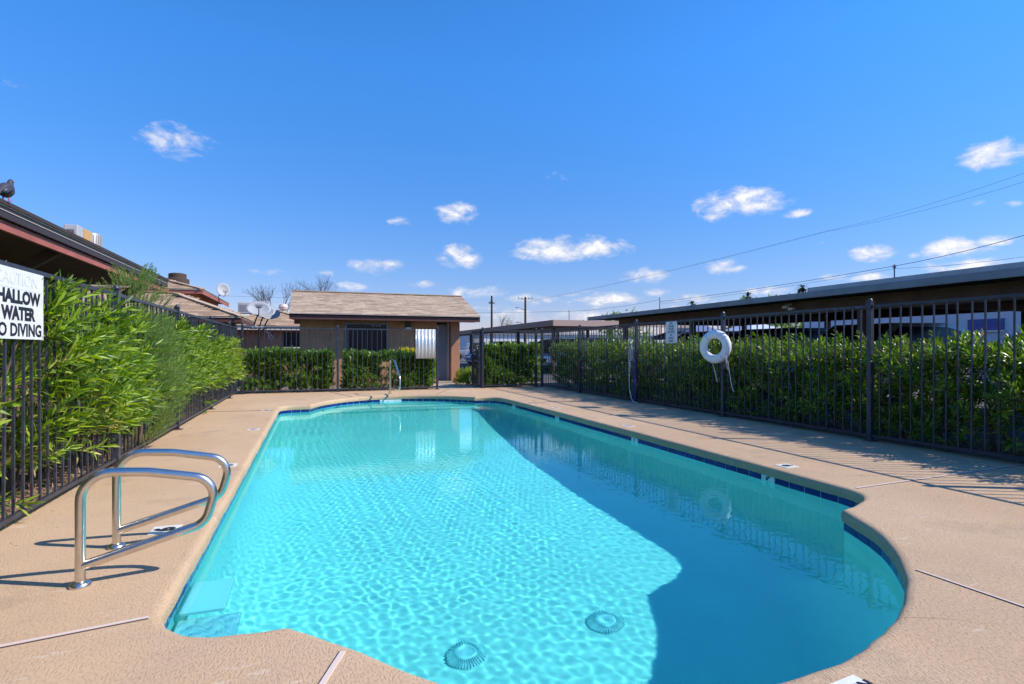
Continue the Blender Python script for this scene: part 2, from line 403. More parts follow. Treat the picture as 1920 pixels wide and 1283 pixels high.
# ---------------------------------------------------------------- ground and deck
DX0, DX1, DY0, DY1 = -2.02, 7.06, -2.5, 16.55
def sheet_with_hole(x0, x1, y0, y1, hole):
    outer = [(x0, y0), (x1, y0), (x1, y1), (x0, y1)]
    vs = [Vector(p) for p in outer] + [Vector(p) for p in hole]
    n = len(hole); ed = [(i, (i + 1) % 4) for i in range(4)] + [(4 + i, 4 + (i + 1) % n) for i in range(n)]
    v, e, f, *_ = delaunay_2d_cdt(vs, ed, [], 0, 1e-5)
    hA = np.array(hole); cs = np.array([np.mean([v[i] for i in fc], axis=0) for fc in f])
    keep = ~inside(cs, hA)
    return [tuple(p) for p in v], [fc for fc, k in zip(f, keep) if k]
# terrain beyond the deck: one asphalt sheet to the horizon, with the deck area cut out
v, f = sheet_with_hole(-400, 400, -400, 900, [(DX0, DY0), (DX1, DY0), (DX1, DY1), (DX0, DY1)])
b = MB(); b.add([(x, y, -.03) for x, y in v], f)
tag(b.build('ground', M_asphalt), kind='structure')
# planting strips of bare soil
for nm, (x0, x1, y0, y1) in (('soil_bed', (-3.9, DX0, -2, 19)), ('soil_bed', (DX1, 8.6, -2, 19)), ('soil_bed', (DX0, 3.55, DY1, 18.9)), ('soil_bed', (5.1, DX1, DY1, 19))):
    b = MB(); b.box(x0 + .003, x1 - .003, y0 + .003, y1 - .003, -.1, -.004); tag(b.build(nm, M_soil), kind='structure')
b = MB(); b.box(3.56, 5.09, DY1 + .003, 24, -.1, -.012); tag(b.build('entrance_path', mat('path_concrete', (.40, .33, .27), .9, var=.15, vscale=2, bump=.3, bscale=50)), kind='structure')

# deck sheet + rounded overhanging edge in one mesh
rings = [(.055, 0.0), (.028, -.004), (.010, -.014), (.001, -.030), (0.0, -.055), (.004, -COPE + .004), (.03, -COPE)]
jit = 1 + .0 * np.arange(NP)
wob = (np.sin(np.arange(NP) * 1.7) + np.sin(np.arange(NP) * .61 + 2)) * .0025
V = []; Fc = []
for (o, z) in rings:
    for i in range(NP):
        p = OA[i] + ON[i] * (o + (wob[i] if .0 <= o < .03 else 0)); V.append((p[0], p[1], z))
for r in range(len(rings) - 1):
    for i in range(NP):
        j = (i + 1) % NP; Fc.append((r * NP + i, r * NP + j, (r + 1) * NP + j, (r + 1) * NP + i))
hole = [(V[i][0], V[i][1]) for i in range(NP)]
v, f = sheet_with_hole(DX0, DX1, DY0, DY1, hole)
b = MB(); b.add(V, Fc); b.add([(x, y, 0.0) for x, y in v], f)
me = b.mesh('pool_deck'); bm = bmesh.new(); bm.from_mesh(me); bmesh.ops.remove_doubles(bm, verts=bm.verts, dist=1e-4); bmesh.ops.recalc_face_normals(bm, faces=bm.faces)
if sum(fc.normal.z for fc in bm.faces if abs(fc.normal.z) > .9) < 0: bmesh.ops.reverse_faces(bm, faces=bm.faces)
bm.to_mesh(me); bm.free()
me.polygons.foreach_set('use_smooth', [True] * len(me.polygons)); me.set_sharp_from_angle(angle=math.radians(35))
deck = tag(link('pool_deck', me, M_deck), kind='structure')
# expansion joints: pale plastic strips with a dark gap alongside
M_joint = mat('joint_strip_plastic', (.66, .52, .46), .6); M_gap = mat('joint_gap', (.06, .045, .035), .9)
for (p, q) in (((-1.95, 2.72), (-.70, 2.925)), ((.115, 2.33), (-.62, .55)), ((3.13, 2.12), (3.35, -1.5)), ((4.47, 3.545), (6.98, 3.67)), ((-.72, 11.9), (-1.98, 12.1)), ((.95, 14.55), (.45, 16.4)), ((3.1, 14.6), (3.9, 16.45)), ((4.55, 11.6), (6.98, 11.8))):
    far = p[1] > 11
    b = MB(); P, Q = Vector((*p, .0015)), Vector((*q, .0015)); w = .012 if far else .02
    if p == (3.13, 2.12): w = .013
    b.bar(P, Q, w, .007); b.build('joint_strip', M_gap if far else M_joint, deck)
    if not far:
        d = (Q - P).normalized(); s = Vector((d.y, -d.x, 0)) * (w * .62)
        b = MB(); b.bar(P + s - Vector((0, 0, .0018)), Q + s - Vector((0, 0, .0018)), .006, .007); b.build('joint_gap', M_gap, deck)

def text_obj(name, s, size, M, material, parent, bold=0.0, sx=1.0, fit=None, align='CENTER', ext=.0006, res=3):
    cu = bpy.data.curves.new('t', 'FONT'); cu.body = s; cu.size = size; cu.align_x = align; cu.align_y = 'CENTER'
    cu.offset = bold; cu.extrude = ext; cu.resolution_u = res
    o = bpy.data.objects.new('t', cu); COL.objects.link(o)
    dg = bpy.context.evaluated_depsgraph_get(); me = bpy.data.meshes.new_from_object(o.evaluated_get(dg))
    bpy.data.objects.remove(o); bpy.data.curves.remove(cu)
    if fit: xs = [v_.co.x for v_ in me.vertices]; sx = fit / (max(xs) - min(xs))
    me.transform(Matrix.Diagonal((sx, 1, 1, 1))); me.transform(M)
    if parent is not None: me.transform(Matrix.Translation(-wloc(parent)))
    me.materials.clear(); me.materials.append(material); me.name = name
    return link(name, me, None, parent)
def frame(o, x, y):                                   # text matrix: origin, x axis, y axis
    x, y = Vector(x).normalized(), Vector(y).normalized(); z = x.cross(y)
    m = Matrix((x, y, z)).transposed().to_4x4(); m.translation = Vector(o); return m

# depth markers let into the deck
def deck_marker(x, y, rot, txt, w=.30, h=.15, size=.13):
    c, s = math.cos(rot), math.sin(rot)
    b = MB(); b.prism([(x + c * a - s * e, y + s * a + c * e) for a, e in ((-w / 2, -h / 2), (w / 2, -h / 2), (w / 2, h / 2), (-w / 2, h / 2))], 'z', -.01, .0045)
    t = b.build('marker_tile', mat('marker_ceramic', (.72, .70, .66), .35, var=.06, vscale=20), deck)
    text_obj('marker_print', txt, size, frame((x, y, .0056), (c, s, 0), (-s, c, 0)), M_black, t, bold=.006 * size / .1)
deck_marker(4.64, 4.46, -math.pi / 2, '6', .17, .17, .15)
deck_marker(-.93, 4.30, math.pi / 2, '6', .17, .17, .16)
deck_marker(-.83, 6.45, math.pi / 2, '5', .16, .16, .14)
deck_marker(-.84, 9.2, math.pi / 2, '4', .16, .16, .14)
deck_marker(-.87, 12.0, math.pi / 2, '3', .16, .16, .14)
deck_marker(4.68, 7.6, -math.pi / 2, '5', .16, .16, .14)
deck_marker(4.70, 10.4, -math.pi / 2, '4', .16, .16, .14)
deck_marker(1.74, 1.44, math.pi + .10, 'NO DIVING', .33, .12, .066)

# ---------------------------------------------------------------- pool shell
def depth_at(y): return float(np.interp(y, [1.5, 4.0, 6.0, 8.0, 10.5, 12.4, 15], [1.46, 1.54, 1.64, 1.62, 1.35, 1.04, .97]))
gx, gy = np.meshgrid(np.arange(-.7, 4.6, .11), np.arange(1.5, 14.8, .11)); gp = np.stack([gx.ravel(), gy.ravel()], 1)
IA = OA + ON * .022
gi = inside(gp, IA); gp = gp[gi]; gd = dist(gp, IA); gp = gp[gd > .04]
vsD = [Vector(p) for p in IA] + [Vector(p) for p in gp]
v, e, f, *_ = delaunay_2d_cdt(vsD, [(i, (i + 1) % NP) for i in range(NP)], [], 1, 1e-5)
vA = np.array([tuple(p) for p in v]); dd = dist(vA, IA)
zz = np.array([-(depth_at(y) - .34 * (1 - min(d / .40, 1)) ** 2.2) for (x, y), d in zip(vA, dd)])
b = MB(); b.add([(x, y, z) for (x, y), z in zip(vA, zz)], f)
top = [(p[0], p[1], -COPE + .001) for p in IA]; bot = [(p[0], p[1], -(depth_at(p[1]) - .34)) for p in IA]
b.add(top + bot, [(i, (i + 1) % NP, NP + (i + 1) % NP, NP + i) for i in range(NP)])
me = b.mesh('pool_shell'); bm = bmesh.new(); bm.from_mesh(me); bmesh.ops.remove_doubles(bm, verts=bm.verts, dist=2e-4)
bmesh.ops.recalc_face_normals(bm, faces=bm.faces)
bm.to_mesh(me); bm.free(); me.polygons.foreach_set('use_smooth', [True] * len(me.polygons)); me.set_sharp_from_angle(angle=math.radians(50))
shell = tag(link('pool_shell', me, M_plaster), kind='structure')
# waterline tiles, one by one, along the wall under the coping
TA = OA + ON * .020
TH_ = .070
tv = np.roll(TA, -1, 0) - TA; tl = np.linalg.norm(tv, axis=1); tv = tv / tl[:, None]
turn = np.degrees(np.arccos(np.clip(np.sum(tv * np.roll(tv, 1, 0), 1), -1, 1)))
cuts = [i for i in range(NP) if turn[i] > 28] or [0]
M_wtile = mat('white_tile', (.74, .75, .74), .2)
marks = {4.53: '6"', 7.01: '5', 9.86: '4', 12.3: '3'}
MB_T = {}
for ci, i0 in enumerate(cuts):
    i1 = cuts[(ci + 1) % len(cuts)]; n_ = (i1 - i0) % NP or NP
    P_l = np.array([TA[(i0 + k) % NP] for k in range(n_ + 1)]); cl = np.concatenate([[0], np.cumsum(np.linalg.norm(np.diff(P_l, axis=0), axis=1))])
    nt_ = max(1, int(round(cl[-1] / .186))); tw = cl[-1] / nt_
    at_ = lambda q: np.array([np.interp(q, cl, P_l[:, 0]), np.interp(q, cl, P_l[:, 1])])
    for k in range(nt_):
        p0, p1 = at_(k * tw), at_((k + 1) * tw); c = (p0 + p1) / 2; w_ = float(np.linalg.norm(p1 - p0))
        mk = [y for y in marks if c[0] > 4.3 and abs(c[1] - y) <= tw / 2]; wh = bool(mk) or (c[1] > 14.3 and abs(c[0] - 1.85) < .28)
        key = (round(w_, 3), wh)
        if key not in MB_T:
            me = MB().box(-w_ / 2 + .0055, w_ / 2 - .0055, -.004, .004, -TH_ / 2, TH_ / 2).mesh('tile'); me.materials.append(M_wtile if wh else M_tile); MB_T[key] = me
        o = link('marker_tile' if wh else 'tile', MB_T[key], None, shell); o.location = (c[0], c[1], -COPE - TH_ / 2 - .001); o.rotation_euler = (0, 0, math.atan2(p1[1] - p0[1], p1[0] - p0[0]))
        if mk: text_obj('marker_print', marks[mk[0]], .056, Matrix.Translation((0, 0, -COPE + .098 - .127)) @ frame((c[0] - .0055, c[1], 0), (0, -1, 0), (0, 0, 1)), M_black, shell, bold=.003)
# far entry steps inside the bulge
def entry_step(yk, bow, z1):
    pts = [p for p in IA if p[1] > yk - .3 and -.1 < p[0] < 3.9 and p[1] > yk + bow * (1 - ((p[0] - 1.9) / 1.9) ** 2)]
    pts = sorted(pts, key=lambda p: p[0]); xs = np.linspace(pts[0][0], pts[-1][0], 24)
    fr = [(x, yk + bow * (1 - ((x - 1.9) / 1.9) ** 2)) for x in xs]
    poly = fr + [(p[0], p[1]) for p in pts[::-1]]
    vs_ = [(x, y, z1) for x, y in poly] + [(x, y, -1.3) for x, y in fr]; n = len(poly)
    s_ = MB().add(vs_, [tuple(range(n))] + [(i, i + 1, n + i + 1, n + i) for i in range(23)]).build('step', M_plaster, shell)
    MB().tube([(x, y - .004, z1 - .004) for x, y in fr[1:-1]], .008, 5).build('edge_trim', M_steptile, s_)
entry_step(13.85, .16, -.32); entry_step(13.45, .14, -.54); entry_step(13.05, .12, -.76)
# ladder treads in the corner under the grab rails
for (y0, y1, x1, z) in ((3.30, 3.72, -.44, -.17), (2.98, 3.32, -.36, -.27), (2.80, 2.98, -.22, -.33)):
    MB().box(-.66, x1, y0, y1, z - .04, z).build('ladder_tread', mat('tread_plastic', (.56, .84, .86), .6), shell, bevel=.01)
# water: real rippled surface with a skirt down the wall
st_ = .0115
gx, gy = np.meshgrid(np.arange(-.9, 4.8, st_), np.arange(1.4, 14.9, st_)); ny_, nx_ = gx.shape; rz_ = np.zeros_like(gx)
rw = np.random.default_rng(5)
def patch(fx, fy, ph, k=2.0): return .5 + .5 * np.tanh(k * (np.sin(gx * fx + gy * fy * .6 + ph) + np.sin(gy * fy - gx * fx * .7 + ph * 2.1)))
p1_, p2_ = patch(.85, .62, .4), patch(1.3, .9, 2.2)
for i in range(60):
    lam = float(np.exp(rw.uniform(math.log(.046), math.log(.16)))); k_ = 2 * math.pi / lam; a_ = rw.normal(.95, .75); amp = RIPPLE * lam ** 1.15
    w_ = (p1_ if i % 3 == 0 else p2_ if i % 3 == 1 else .6)
    rz_ += amp * w_ * np.sin(k_ * (gx * math.cos(a_) + gy * math.sin(a_)) + rw.uniform(0, 6.28))
far_ = np.interp(gy, [2, 6, 9, 12.5], [.80, .92, 1.15, 1.35]); rz_ *= far_
vv = np.stack([gx.ravel(), gy.ravel(), (rz_ + WATER_Z).ravel()], 1)
ix = np.arange(nx_ * ny_).reshape(ny_, nx_); a_, b_, c_, d_ = ix[:-1, :-1].ravel(), ix[:-1, 1:].ravel(), ix[1:, 1:].ravel(), ix[1:, :-1].ravel()
ins = inside(vv[:, :2], OA + ON * .025); kp = ins[a_] | ins[b_] | ins[c_] | ins[d_]
tri = np.concatenate([np.stack([a_, b_, c_], 1)[kp], np.stack([a_, c_, d_], 1)[kp]])
used = np.unique(tri); remap = np.full(len(vv), -1); remap[used] = np.arange(len(used)); vv, tri = vv[used], remap[tri]
ed = np.concatenate([tri[:, [0, 1]], tri[:, [1, 2]], tri[:, [2, 0]]]); key = np.sort(ed, 1); code = key[:, 0] * len(vv) + key[:, 1]
uq, cnt = np.unique(code, return_counts=True); be = ed[np.isin(code, uq[cnt == 1])]
bi = np.unique(be); low = vv[bi].copy(); low[:, 2] = WATER_Z - .02; lm = np.full(len(vv), -1); lm[bi] = len(vv) + np.arange(len(bi))
sk = np.concatenate([np.stack([be[:, 1], be[:, 0], lm[be[:, 0]]], 1), np.stack([be[:, 1], lm[be[:, 0]], lm[be[:, 1]]], 1)])
me = np_mesh('water', np.concatenate([vv, low]), np.concatenate([tri, sk])); me.materials.append(M_water)
me.polygons.foreach_set('use_smooth', [True] * len(me.polygons)); me.set_sharp_from_angle(angle=math.radians(45))
water = tag(link('water', me), kind='structure')
water.cycles.is_caustics_caster = True; sl.cycles.is_caustics_light = True; sl.cycles.use_multiple_importance_sampling = False; shell.cycles.is_caustics_receiver = True
for o in shell.children_recursive: o.cycles.is_caustics_receiver = True
# ribbed round drain covers on the floor
for (x, y, lab) in ((2.00, 3.55, 'round ribbed drain cover on pool floor beside the shadow edge'), (.96, 3.56, 'round ribbed drain cover on sunlit pool floor near the near coping')):
    z0 = -depth_at(y); t = thing('drain_cover', lab, 'drain cover', (x, y, z0), 'drain covers on the pool floor')
    b = MB(); b.lathe([(.135, 0), (.135, .012), (.11, .035), (.06, .05), (.0, .052)][:4] + [(.055, .046)], (x, y, z0), 28); b.build('dome', mat('drain_plastic', (.42, .80, .82), .6), t, smooth=True)
    b = MB()
    for k in range(40):
        a = 2 * math.pi * k / 40; c_, s_ = math.cos(a), math.sin(a)
        b.bar((x + c_ * .075, y + s_ * .075, z0 + .05), (x + c_ * .132, y + s_ * .132, z0 + .02), .007, .014)
    b.build('ribs', mat('drain_ribs', (.34, .74, .76), .6), t)
    for o in t.children: o.cycles.is_caustics_receiver = True

# ---------------------------------------------------------------- grab rails
def arc_path(pts, r, n=8):
    """polyline with rounded corners"""
    P = [Vector(p) for p in pts]; o = [P[0]]
    for i in range(1, len(P) - 1):
        a, c, e_ = P[i - 1], P[i], P[i + 1]; rr = r[i - 1] if isinstance(r, (list, tuple)) else r
        d1 = (a - c).normalized(); d2 = (e_ - c).normalized(); ang = d1.angle(d2)
        t = min(rr / math.tan(ang / 2), (a - c).length * .49 if i > 1 else (a - c).length * .9, (e_ - c).length * .49)
        rr2 = t * math.tan(ang / 2); cen = c + (d1 + d2).normalized() * (rr2 / math.sin(ang / 2))
        s, e2 = c + d1 * t - cen, c + d2 * t - cen
        tot = s.angle(e2); ax = s.cross(e2).normalized()
        for k in range(n + 1): o.append(cen + Matrix.Rotation(tot * k / n, 3, ax) @ s)
    o.append(P[-1]); return o
def grab_rail(x, y, label, h=.575, dx=.60):
    t = thing('grab_rail', label, 'handrail', (x, y, 0), 'grab rails beside the pool corner')
    pts = arc_path([(x, y, 0), (x, y, h + .01), (x + .30, y, h - .01), (x + dx + .035, y, h - .075), (x + dx - .03, y, .265), (x + .012, y, .105)], [.14, .5, .125, .105], 9)
    b = MB(); b.tube(pts, .0235, 14); b.build('tube', M_steel, t, smooth=True)
    b = MB(); b.lathe([(.048, .001), (.048, .012), (.040, .022), (.026, .028)], (x, y, 0), 20); b.build('escutcheon', M_steel, t, smooth=True)
grab_rail(-1.122, 3.43, 'bent stainless steel grab rail standing nearest the camera on the deck')
grab_rail(-1.130, 4.02, 'bent stainless steel grab rail second from the camera, by the depth marker')
t = thing('stair_rail', 'tall steel stair handrail at the far end steps', 'handrail', (1.97, 15.2, 0))
pts = arc_path([(1.97, 15.2, 0), (1.97, 15.2, .94), (2.02, 14.72, .90), (2.06, 14.05, .52), (2.05, 13.95, .20), (1.99, 15.12, .16)], [.10, .16, .16, .08], 7)
MB().tube(pts, .024, 12).build('tube', M_steel, t, smooth=True)
MB().lathe([(.048, .001), (.048, .012), (.026, .026)], (1.97, 15.2, 0), 16).build('escutcheon', M_steel, t, smooth=True)

# ---------------------------------------------------------------- iron fences
FT = 1.80
def cap_mb(c, w):
    x, y, z = c; b = MB()
    b.box(x - w * .58, x + w * .58, y - w * .58, y + w * .58, z, z + .012); b.lathe([(w * .52, .012), (w * .46, .03), (w * .3, .045), (w * .08, .052)], c, 10); return b
PK = MB().box(-.0078, .0078, -.0078, .0078, .045, FT - .02).mesh('picket'); PK.materials.append(M_iron)
def fence(label, p, q, posts, pitch=.1335, corner=False, first=.5, w=.062):
    p, q = Vector((*p, 0)), Vector((*q, 0)); L = (q - p).length; d = (q - p) / L; rz = math.atan2(d.y, d.x)
    t = thing('iron_fence', label, 'fence', p)
    for s in posts:
        c = p + d * s
        b = MB(); b.box(c.x - w / 2, c.x + w / 2, c.y - w / 2, c.y + w / 2, 0.0, FT + .035); o = b.build('post', M_iron, t, bevel=.004)
        cap_mb((c.x, c.y, FT + .035), w).build('post_cap', M_iron, o)
        b = MB(); b.box(c.x - .07, c.x + .07, c.y - .07, c.y + .07, .0, .008); b.build('base_plate', mat('rusty_plate', (.13, .06, .035), .8, var=.3, vscale=20), o)
    ss = sorted(posts)
    spans = list(zip(ss[:-1], ss[1:]))
    if ss[0] > .3: spans.insert(0, (0, ss[0]))
    for (a, e_) in spans:
        A, B = p + d * (a + w / 2), p + d * (e_ - w / 2)
        for z, h in ((FT - .02, .034), (.075, .034)):
            MB().bar(A + Vector((0, 0, z)), B + Vector((0, 0, z)), .030, h).build('rail', M_iron, t)
        n = max(1, int(round((e_ - a) / pitch)))
        for k in range(1, n):
            o = link('picket', PK, None, t); o.location = d * (a + (e_ - a) * k / n); o.rotation_euler = (R(-.006, .006), R(-.006, .006), rz + R(-.1, .1))
    return t
fence('dark iron picket fence run with the white caution sign on it', (-1.92, 1.2), (-1.92, 16.42), [.2, 2.85, 5.62, 8.37, 11.35, 13.95, 15.20])
fence('dark iron picket fence run with the life ring and rope hung on it', (6.94, -.4), (6.94, 16.5), [.1, 2.9, 5.70, 8.49, 11.33, 14.17, 16.87])
fence('dark iron picket fence run between pool and shingled pump house', (-1.86, 16.42), (3.52, 16.42), [.09, 2.53, 5.38])
fence('short dark iron fence run from gate opening to the corner', (4.95, 16.45), (6.86, 16.5), [.0, 1.8], w=.07)
# gate leaf standing open, hinged on the post right of the opening
t = thing('gate_leaf', 'narrow iron gate leaf standing open against its post', 'gate', (4.90, 16.52, .05))
for yy in (16.53, 17.45): MB().box(4.885, 4.925, yy - .02, yy + .02, .06, 1.80).build('stile', M_iron, t)
for z in (.10, 1.76): MB().box(4.89, 4.92, 16.552, 17.428, z - .018, z + .018).build('rail', M_iron, t)
for k in range(1, 7):
    yy = 16.53 + .92 * k / 7; MB().box(4.895, 4.915, yy - .009, yy + .009, .12, 1.74).build('picket', M_iron, t)
MB().box(4.87, 4.94, 16.60, 16.72, .90, 1.06).build('latch_box', M_iron, t, bevel=.006)

# corrugated sheet wired to the fence by the gate
t = thing('corrugated_panel', 'white corrugated metal sheet wired to the fence by the gate', 'metal sheet', (3.16, 16.375, .93))
b = MB(); n = 61; vs_ = []
for i in range(n):
    s = i / (n - 1); x = 2.87 + .59 * s; y = 16.37 + .020 * math.sin(s * 2 * math.pi * 5.5)
    vs_ += [(x, y, .93), (x, y, 1.795)]
b.add(vs_, [(2 * i, 2 * i + 2, 2 * i + 3, 2 * i + 1) for i in range(n - 1)])
o = b.build('sheet', mat('white_sheet_metal', (.74, .75, .76), .32, .25), t, smooth=True)
sm = o.modifiers.new('thick', 'SOLIDIFY'); sm.thickness = .003

# ---------------------------------------------------------------- signs, life ring, rope
sx_ = -1.892
t = thing('caution_sign', 'white caution sign warning of shallow water on the iron fence', 'sign', (sx_, 4.70, 1.28))
MB().box(sx_ - .004, sx_ + .004, 4.325, 5.075, 1.285, 1.762).build('plate', mat('sign_white', (.70, .70, .71), .4, var=.09, vscale=7), t, bevel=.002)
xw = sx_ + .0052; FX = lambda y, z: frame((xw, y, z), (0, 1, 0), (0, 0, 1))
text_obj('lettering', 'SHALLOW', .120, FX(4.685, 1.568), M_black, t, bold=.0062, fit=.665)
text_obj('lettering', 'WATER', .120, FX(4.705, 1.456), M_black, t, bold=.0062, fit=.47)
text_obj('lettering', 'NO DIVING', .120, FX(4.685, 1.344), M_black, t, bold=.0036, fit=.70)
text_obj('faded_lettering', 'CAUTION', .118, FX(4.69, 1.690), M_faint, t, bold=-.0008, fit=.56)
MB().box(sx_ + .0041, sx_ + .0052, 4.345, 5.055, 1.627, 1.630).build('printed_rule', M_faint, t)
for yy, zz_ in ((5.055, 1.74), (5.055, 1.305), (4.345, 1.74), (4.345, 1.305)):
    MB().box(sx_ + .004, sx_ + .0065, yy - .006, yy + .006, zz_ - .006, zz_ + .006).build('screw', M_grey, t)
sx_ = 6.912
t = thing('rules_sign', 'small white sign listing no glass, food or pets on the fence', 'sign', (sx_, 9.58, 1.33))
MB().box(sx_ - .004, sx_ + .004, 9.40, 9.765, 1.332, 1.775).build('plate', MATS['sign_white'], t, bevel=.002)
for i, s in enumerate(('NO', 'GLASS', 'FOOD', 'OR PETS', 'IN', 'POOL', 'AREA')):
    text_obj('lettering', s, .064, frame((sx_ - .0052, 9.5825, 1.738 - i * .0605), (0, -1, 0), (0, 0, 1)), mat('sign_print_grey', (.06, .075, .11), .5), t, bold=.0016, sx=.98)
# ring buoy on the post at Y=8.09
bx, by, bz = 6.745, 8.07, 1.255
t = thing('ring_buoy', 'white ring buoy hanging on the fence post', 'life ring', (bx, by, bz))
tilt = Matrix.Rotation(math.radians(20), 3, 'Z')
def ring_pt(a, r): v_ = tilt @ Vector((0, math.cos(a) * r, math.sin(a) * r)); return Vector((bx, by, bz)) + v_
MB().tube([ring_pt(2 * math.pi * k / 40, .222) for k in range(40)], .078, 16, closed=True, sy=.80).build('ring', M_plastic, t, smooth=True)
for a in (50, 140, 230, 320):
    a = math.radians(a); c = ring_pt(a, .222); r_ = tilt @ Vector((0, math.cos(a), math.sin(a))); x_ = tilt @ Vector((1, 0, 0))
    pts = [c + (r_ * math.cos(u) * .080 + x_ * math.sin(u) * .0655) for u in [2 * math.pi * k / 16 for k in range(16)]]
    MB().tube(pts, .0055, 5, closed=True).build('strap', mat('strap_grey', (.52, .53, .60), .6), t, smooth=True)
for pts in ([(6.78, 8.20, 1.02), (6.80, 8.17, .90), (6.81, 8.13, .76), (6.82, 8.10, .62)], [(6.78, 7.84, 1.12), (6.80, 7.80, .98), (6.81, 7.78, .84), (6.82, 7.76, .72), (6.83, 7.73, .55), (6.83, 7.69, .48)], [(6.77, 7.83, 1.13), (6.79, 7.85, 1.0), (6.82, 7.83, .85)]):
    q = catmull([(p[1], p[2]) for p in pts], 5); xs = np.linspace(pts[0][0], pts[-1][0], len(q))
    MB().tube([(x, a, c) for x, (a, c) in zip(xs, q)], .007, 6).build('rope', M_rope, t, smooth=True)
# long rope coiled over the post at Y=10.93
t = thing('coiled_rope', 'blue and white throw rope hung in loops on the fence post', 'rope', (6.87, 10.95, .02))
M_bluerope = mat('blue_rope', (.05, .05, .20), .8)
for k in range(9):
    yo = 10.95 + R(-.05, .09); xo = 6.85 - R(0, .05); top_, bot_ = 1.32 - R(0, .05), R(.55, .95); w_ = R(.03, .06)
    pts = [(xo, yo + w_ * math.sin(2 * math.pi * u), (top_ + bot_) / 2 + (top_ - bot_) / 2 * math.cos(2 * math.pi * u)) for u in [i / 26 for i in range(26)]]
    MB().tube(pts, .008, 5, closed=True).build('loop', M_rope if k % 3 else M_bluerope, t, smooth=True)
pts = [(6.83, 11.03, 1.25), (6.83, 11.05, .95), (6.82, 11.04, .6), (6.80, 10.99, .3), (6.79, 10.90, .09), (6.80, 10.82, .02), (6.84, 10.72, .012)]
MB().tube(pts, .010, 6).build('tail', M_rope, t, smooth=True)
MB().tube([(6.87, 10.93, 1.2), (6.868, 10.9, .7), (6.86, 10.88, .3), (6.86, 10.86, .03)], [.02, .024, .022, .02], 6).build('strap', M_bluerope, t, smooth=True)

# ---------------------------------------------------------------- foliage
def sprig(seed, L, nw, per_w, ll, lw, ang=(35, 62), droop=.25, hi=True, tipn=4):
    r = np.random.default_rng(seed); V_, T_ = [], []
    def leaf(base, d, up, l, w):
        s = np.cross(d, up); s /= np.linalg.norm(s) + 1e-9; nn = np.cross(s, d)
        b0 = len(V_)
        if hi:
            rows = [(0, .10), (.28, .85), (.58, 1.0), (.84, .5)]
            for t_, k in rows:
                c = base + d * (l * t_) - np.array([0, 0, 1]) * (droop * l * t_ * t_)
                V_.extend([c - s * (w * k / 2) + nn * (w * .12 * k), c, c + s * (w * k / 2) + nn * (w * .12 * k)])
            V_.append(base + d * l - np.array([0, 0, 1]) * (droop * l))
            for i in range(3):
                for j in (0, 1):
                    a = b0 + i * 3 + j; T_.extend([(a, a + 1, a + 4), (a, a + 4, a + 3)])
            a = b0 + 9; T_.extend([(a, a + 1, b0 + 12), (a + 1, a + 2, b0 + 12)])
        else:
            c = base + d * (l * .45) - np.array([0, 0, 1]) * (droop * l * .2)
            V_.extend([base, c - s * (w / 2), c + s * (w / 2), base + d * l - np.array([0, 0, 1]) * (droop * l)])
            T_.extend([(b0, b0 + 2, b0 + 1), (b0 + 1, b0 + 2, b0 + 3)])
    for i in range(nw):
        z = L * (.12 + .88 * (i + r.uniform(-.2, .2)) / nw); a0 = r.uniform(0, 6.28)
        for j in range(per_w):
            az = a0 + 2 * math.pi * j / per_w + r.uniform(-.25, .25); el = math.radians(r.uniform(*ang)) * (1.12 - .45 * i / nw)
            d = np.array([math.sin(el) * math.cos(az), math.sin(el) * math.sin(az), math.cos(el)])
            leaf(np.array([0, 0, z]), d, np.array([-math.cos(el) * math.cos(az), -math.cos(el) * math.sin(az), math.sin(el)]), ll * r.uniform(.75, 1.12), lw * r.uniform(.8, 1.15))
    for j in range(tipn):
        az = r.uniform(0, 6.28); el = math.radians(r.uniform(8, 28)); d = np.array([math.sin(el) * math.cos(az), math.sin(el) * math.sin(az), math.cos(el)])
        leaf(np.array([0, 0, L]), d, np.array([-math.cos(az), -math.sin(az), .2]), ll * r.uniform(.5, .85), lw * .75)
    return np.array(V_), np.array(T_, int)
def basis(d, roll):
    z = np.asarray(d, float); z /= np.linalg.norm(z); h = np.array([0, 0, 1.]) if abs(z[2]) < .95 else np.array([1., 0, 0])
    x = np.cross(h, z); x /= np.linalg.norm(x); y = np.cross(z, x); c, s = math.cos(roll), math.sin(roll)
    return np.stack([x * c + y * s, -x * s + y * c, z], 1)
def scatter(sprigs, places, off):
    VV, TT, b0 = [], [], 0
    for (p, d, s) in places:
        v_, t_ = sprigs[npr.integers(len(sprigs))]; B = basis(d, npr.uniform(0, 6.28))
        VV.append(v_ @ B.T * s + (np.asarray(p) - off)); TT.append(t_ + b0); b0 += len(v_)
    return np.concatenate(VV), np.concatenate(TT)
def stems_mb(roots, n, reach, h, r0=.012):
    b = MB()
    for (x, y) in roots:
        for k in range(n):
            a = R(0, 6.28); q = R(.2, 1); e_ = (x + math.cos(a) * reach[0] * q, y + math.sin(a) * reach[1] * q, h * R(.7, .95))
            m_ = ((x + e_[0]) / 2 + R(-.05, .05), (y + e_[1]) / 2 + R(-.05, .05), h * .45)
            b.tube([(x + R(-.05, .05), y + R(-.05, .05), -.02), m_, e_], [r0, r0 * .75, r0 * .35], 5)
    return b
SP_ole = [sprig(i, .38, 6, 3, .205, .0235, (30, 56), .20, True, 5) for i in range(6)]
SP_right = [sprig(20 + i, .30, 6, 3, .135, .024, (32, 62), .22, False, 5) for i in range(6)]
SP_right_hi = [sprig(20 + i, .30, 6, 3, .140, .025, (32, 62), .22, True, 5) for i in range(6)]
SP_back = [sprig(40 + i, .20, 6, 4, .100, .025, (32, 65), .15, False, 5) for i in range(6)]
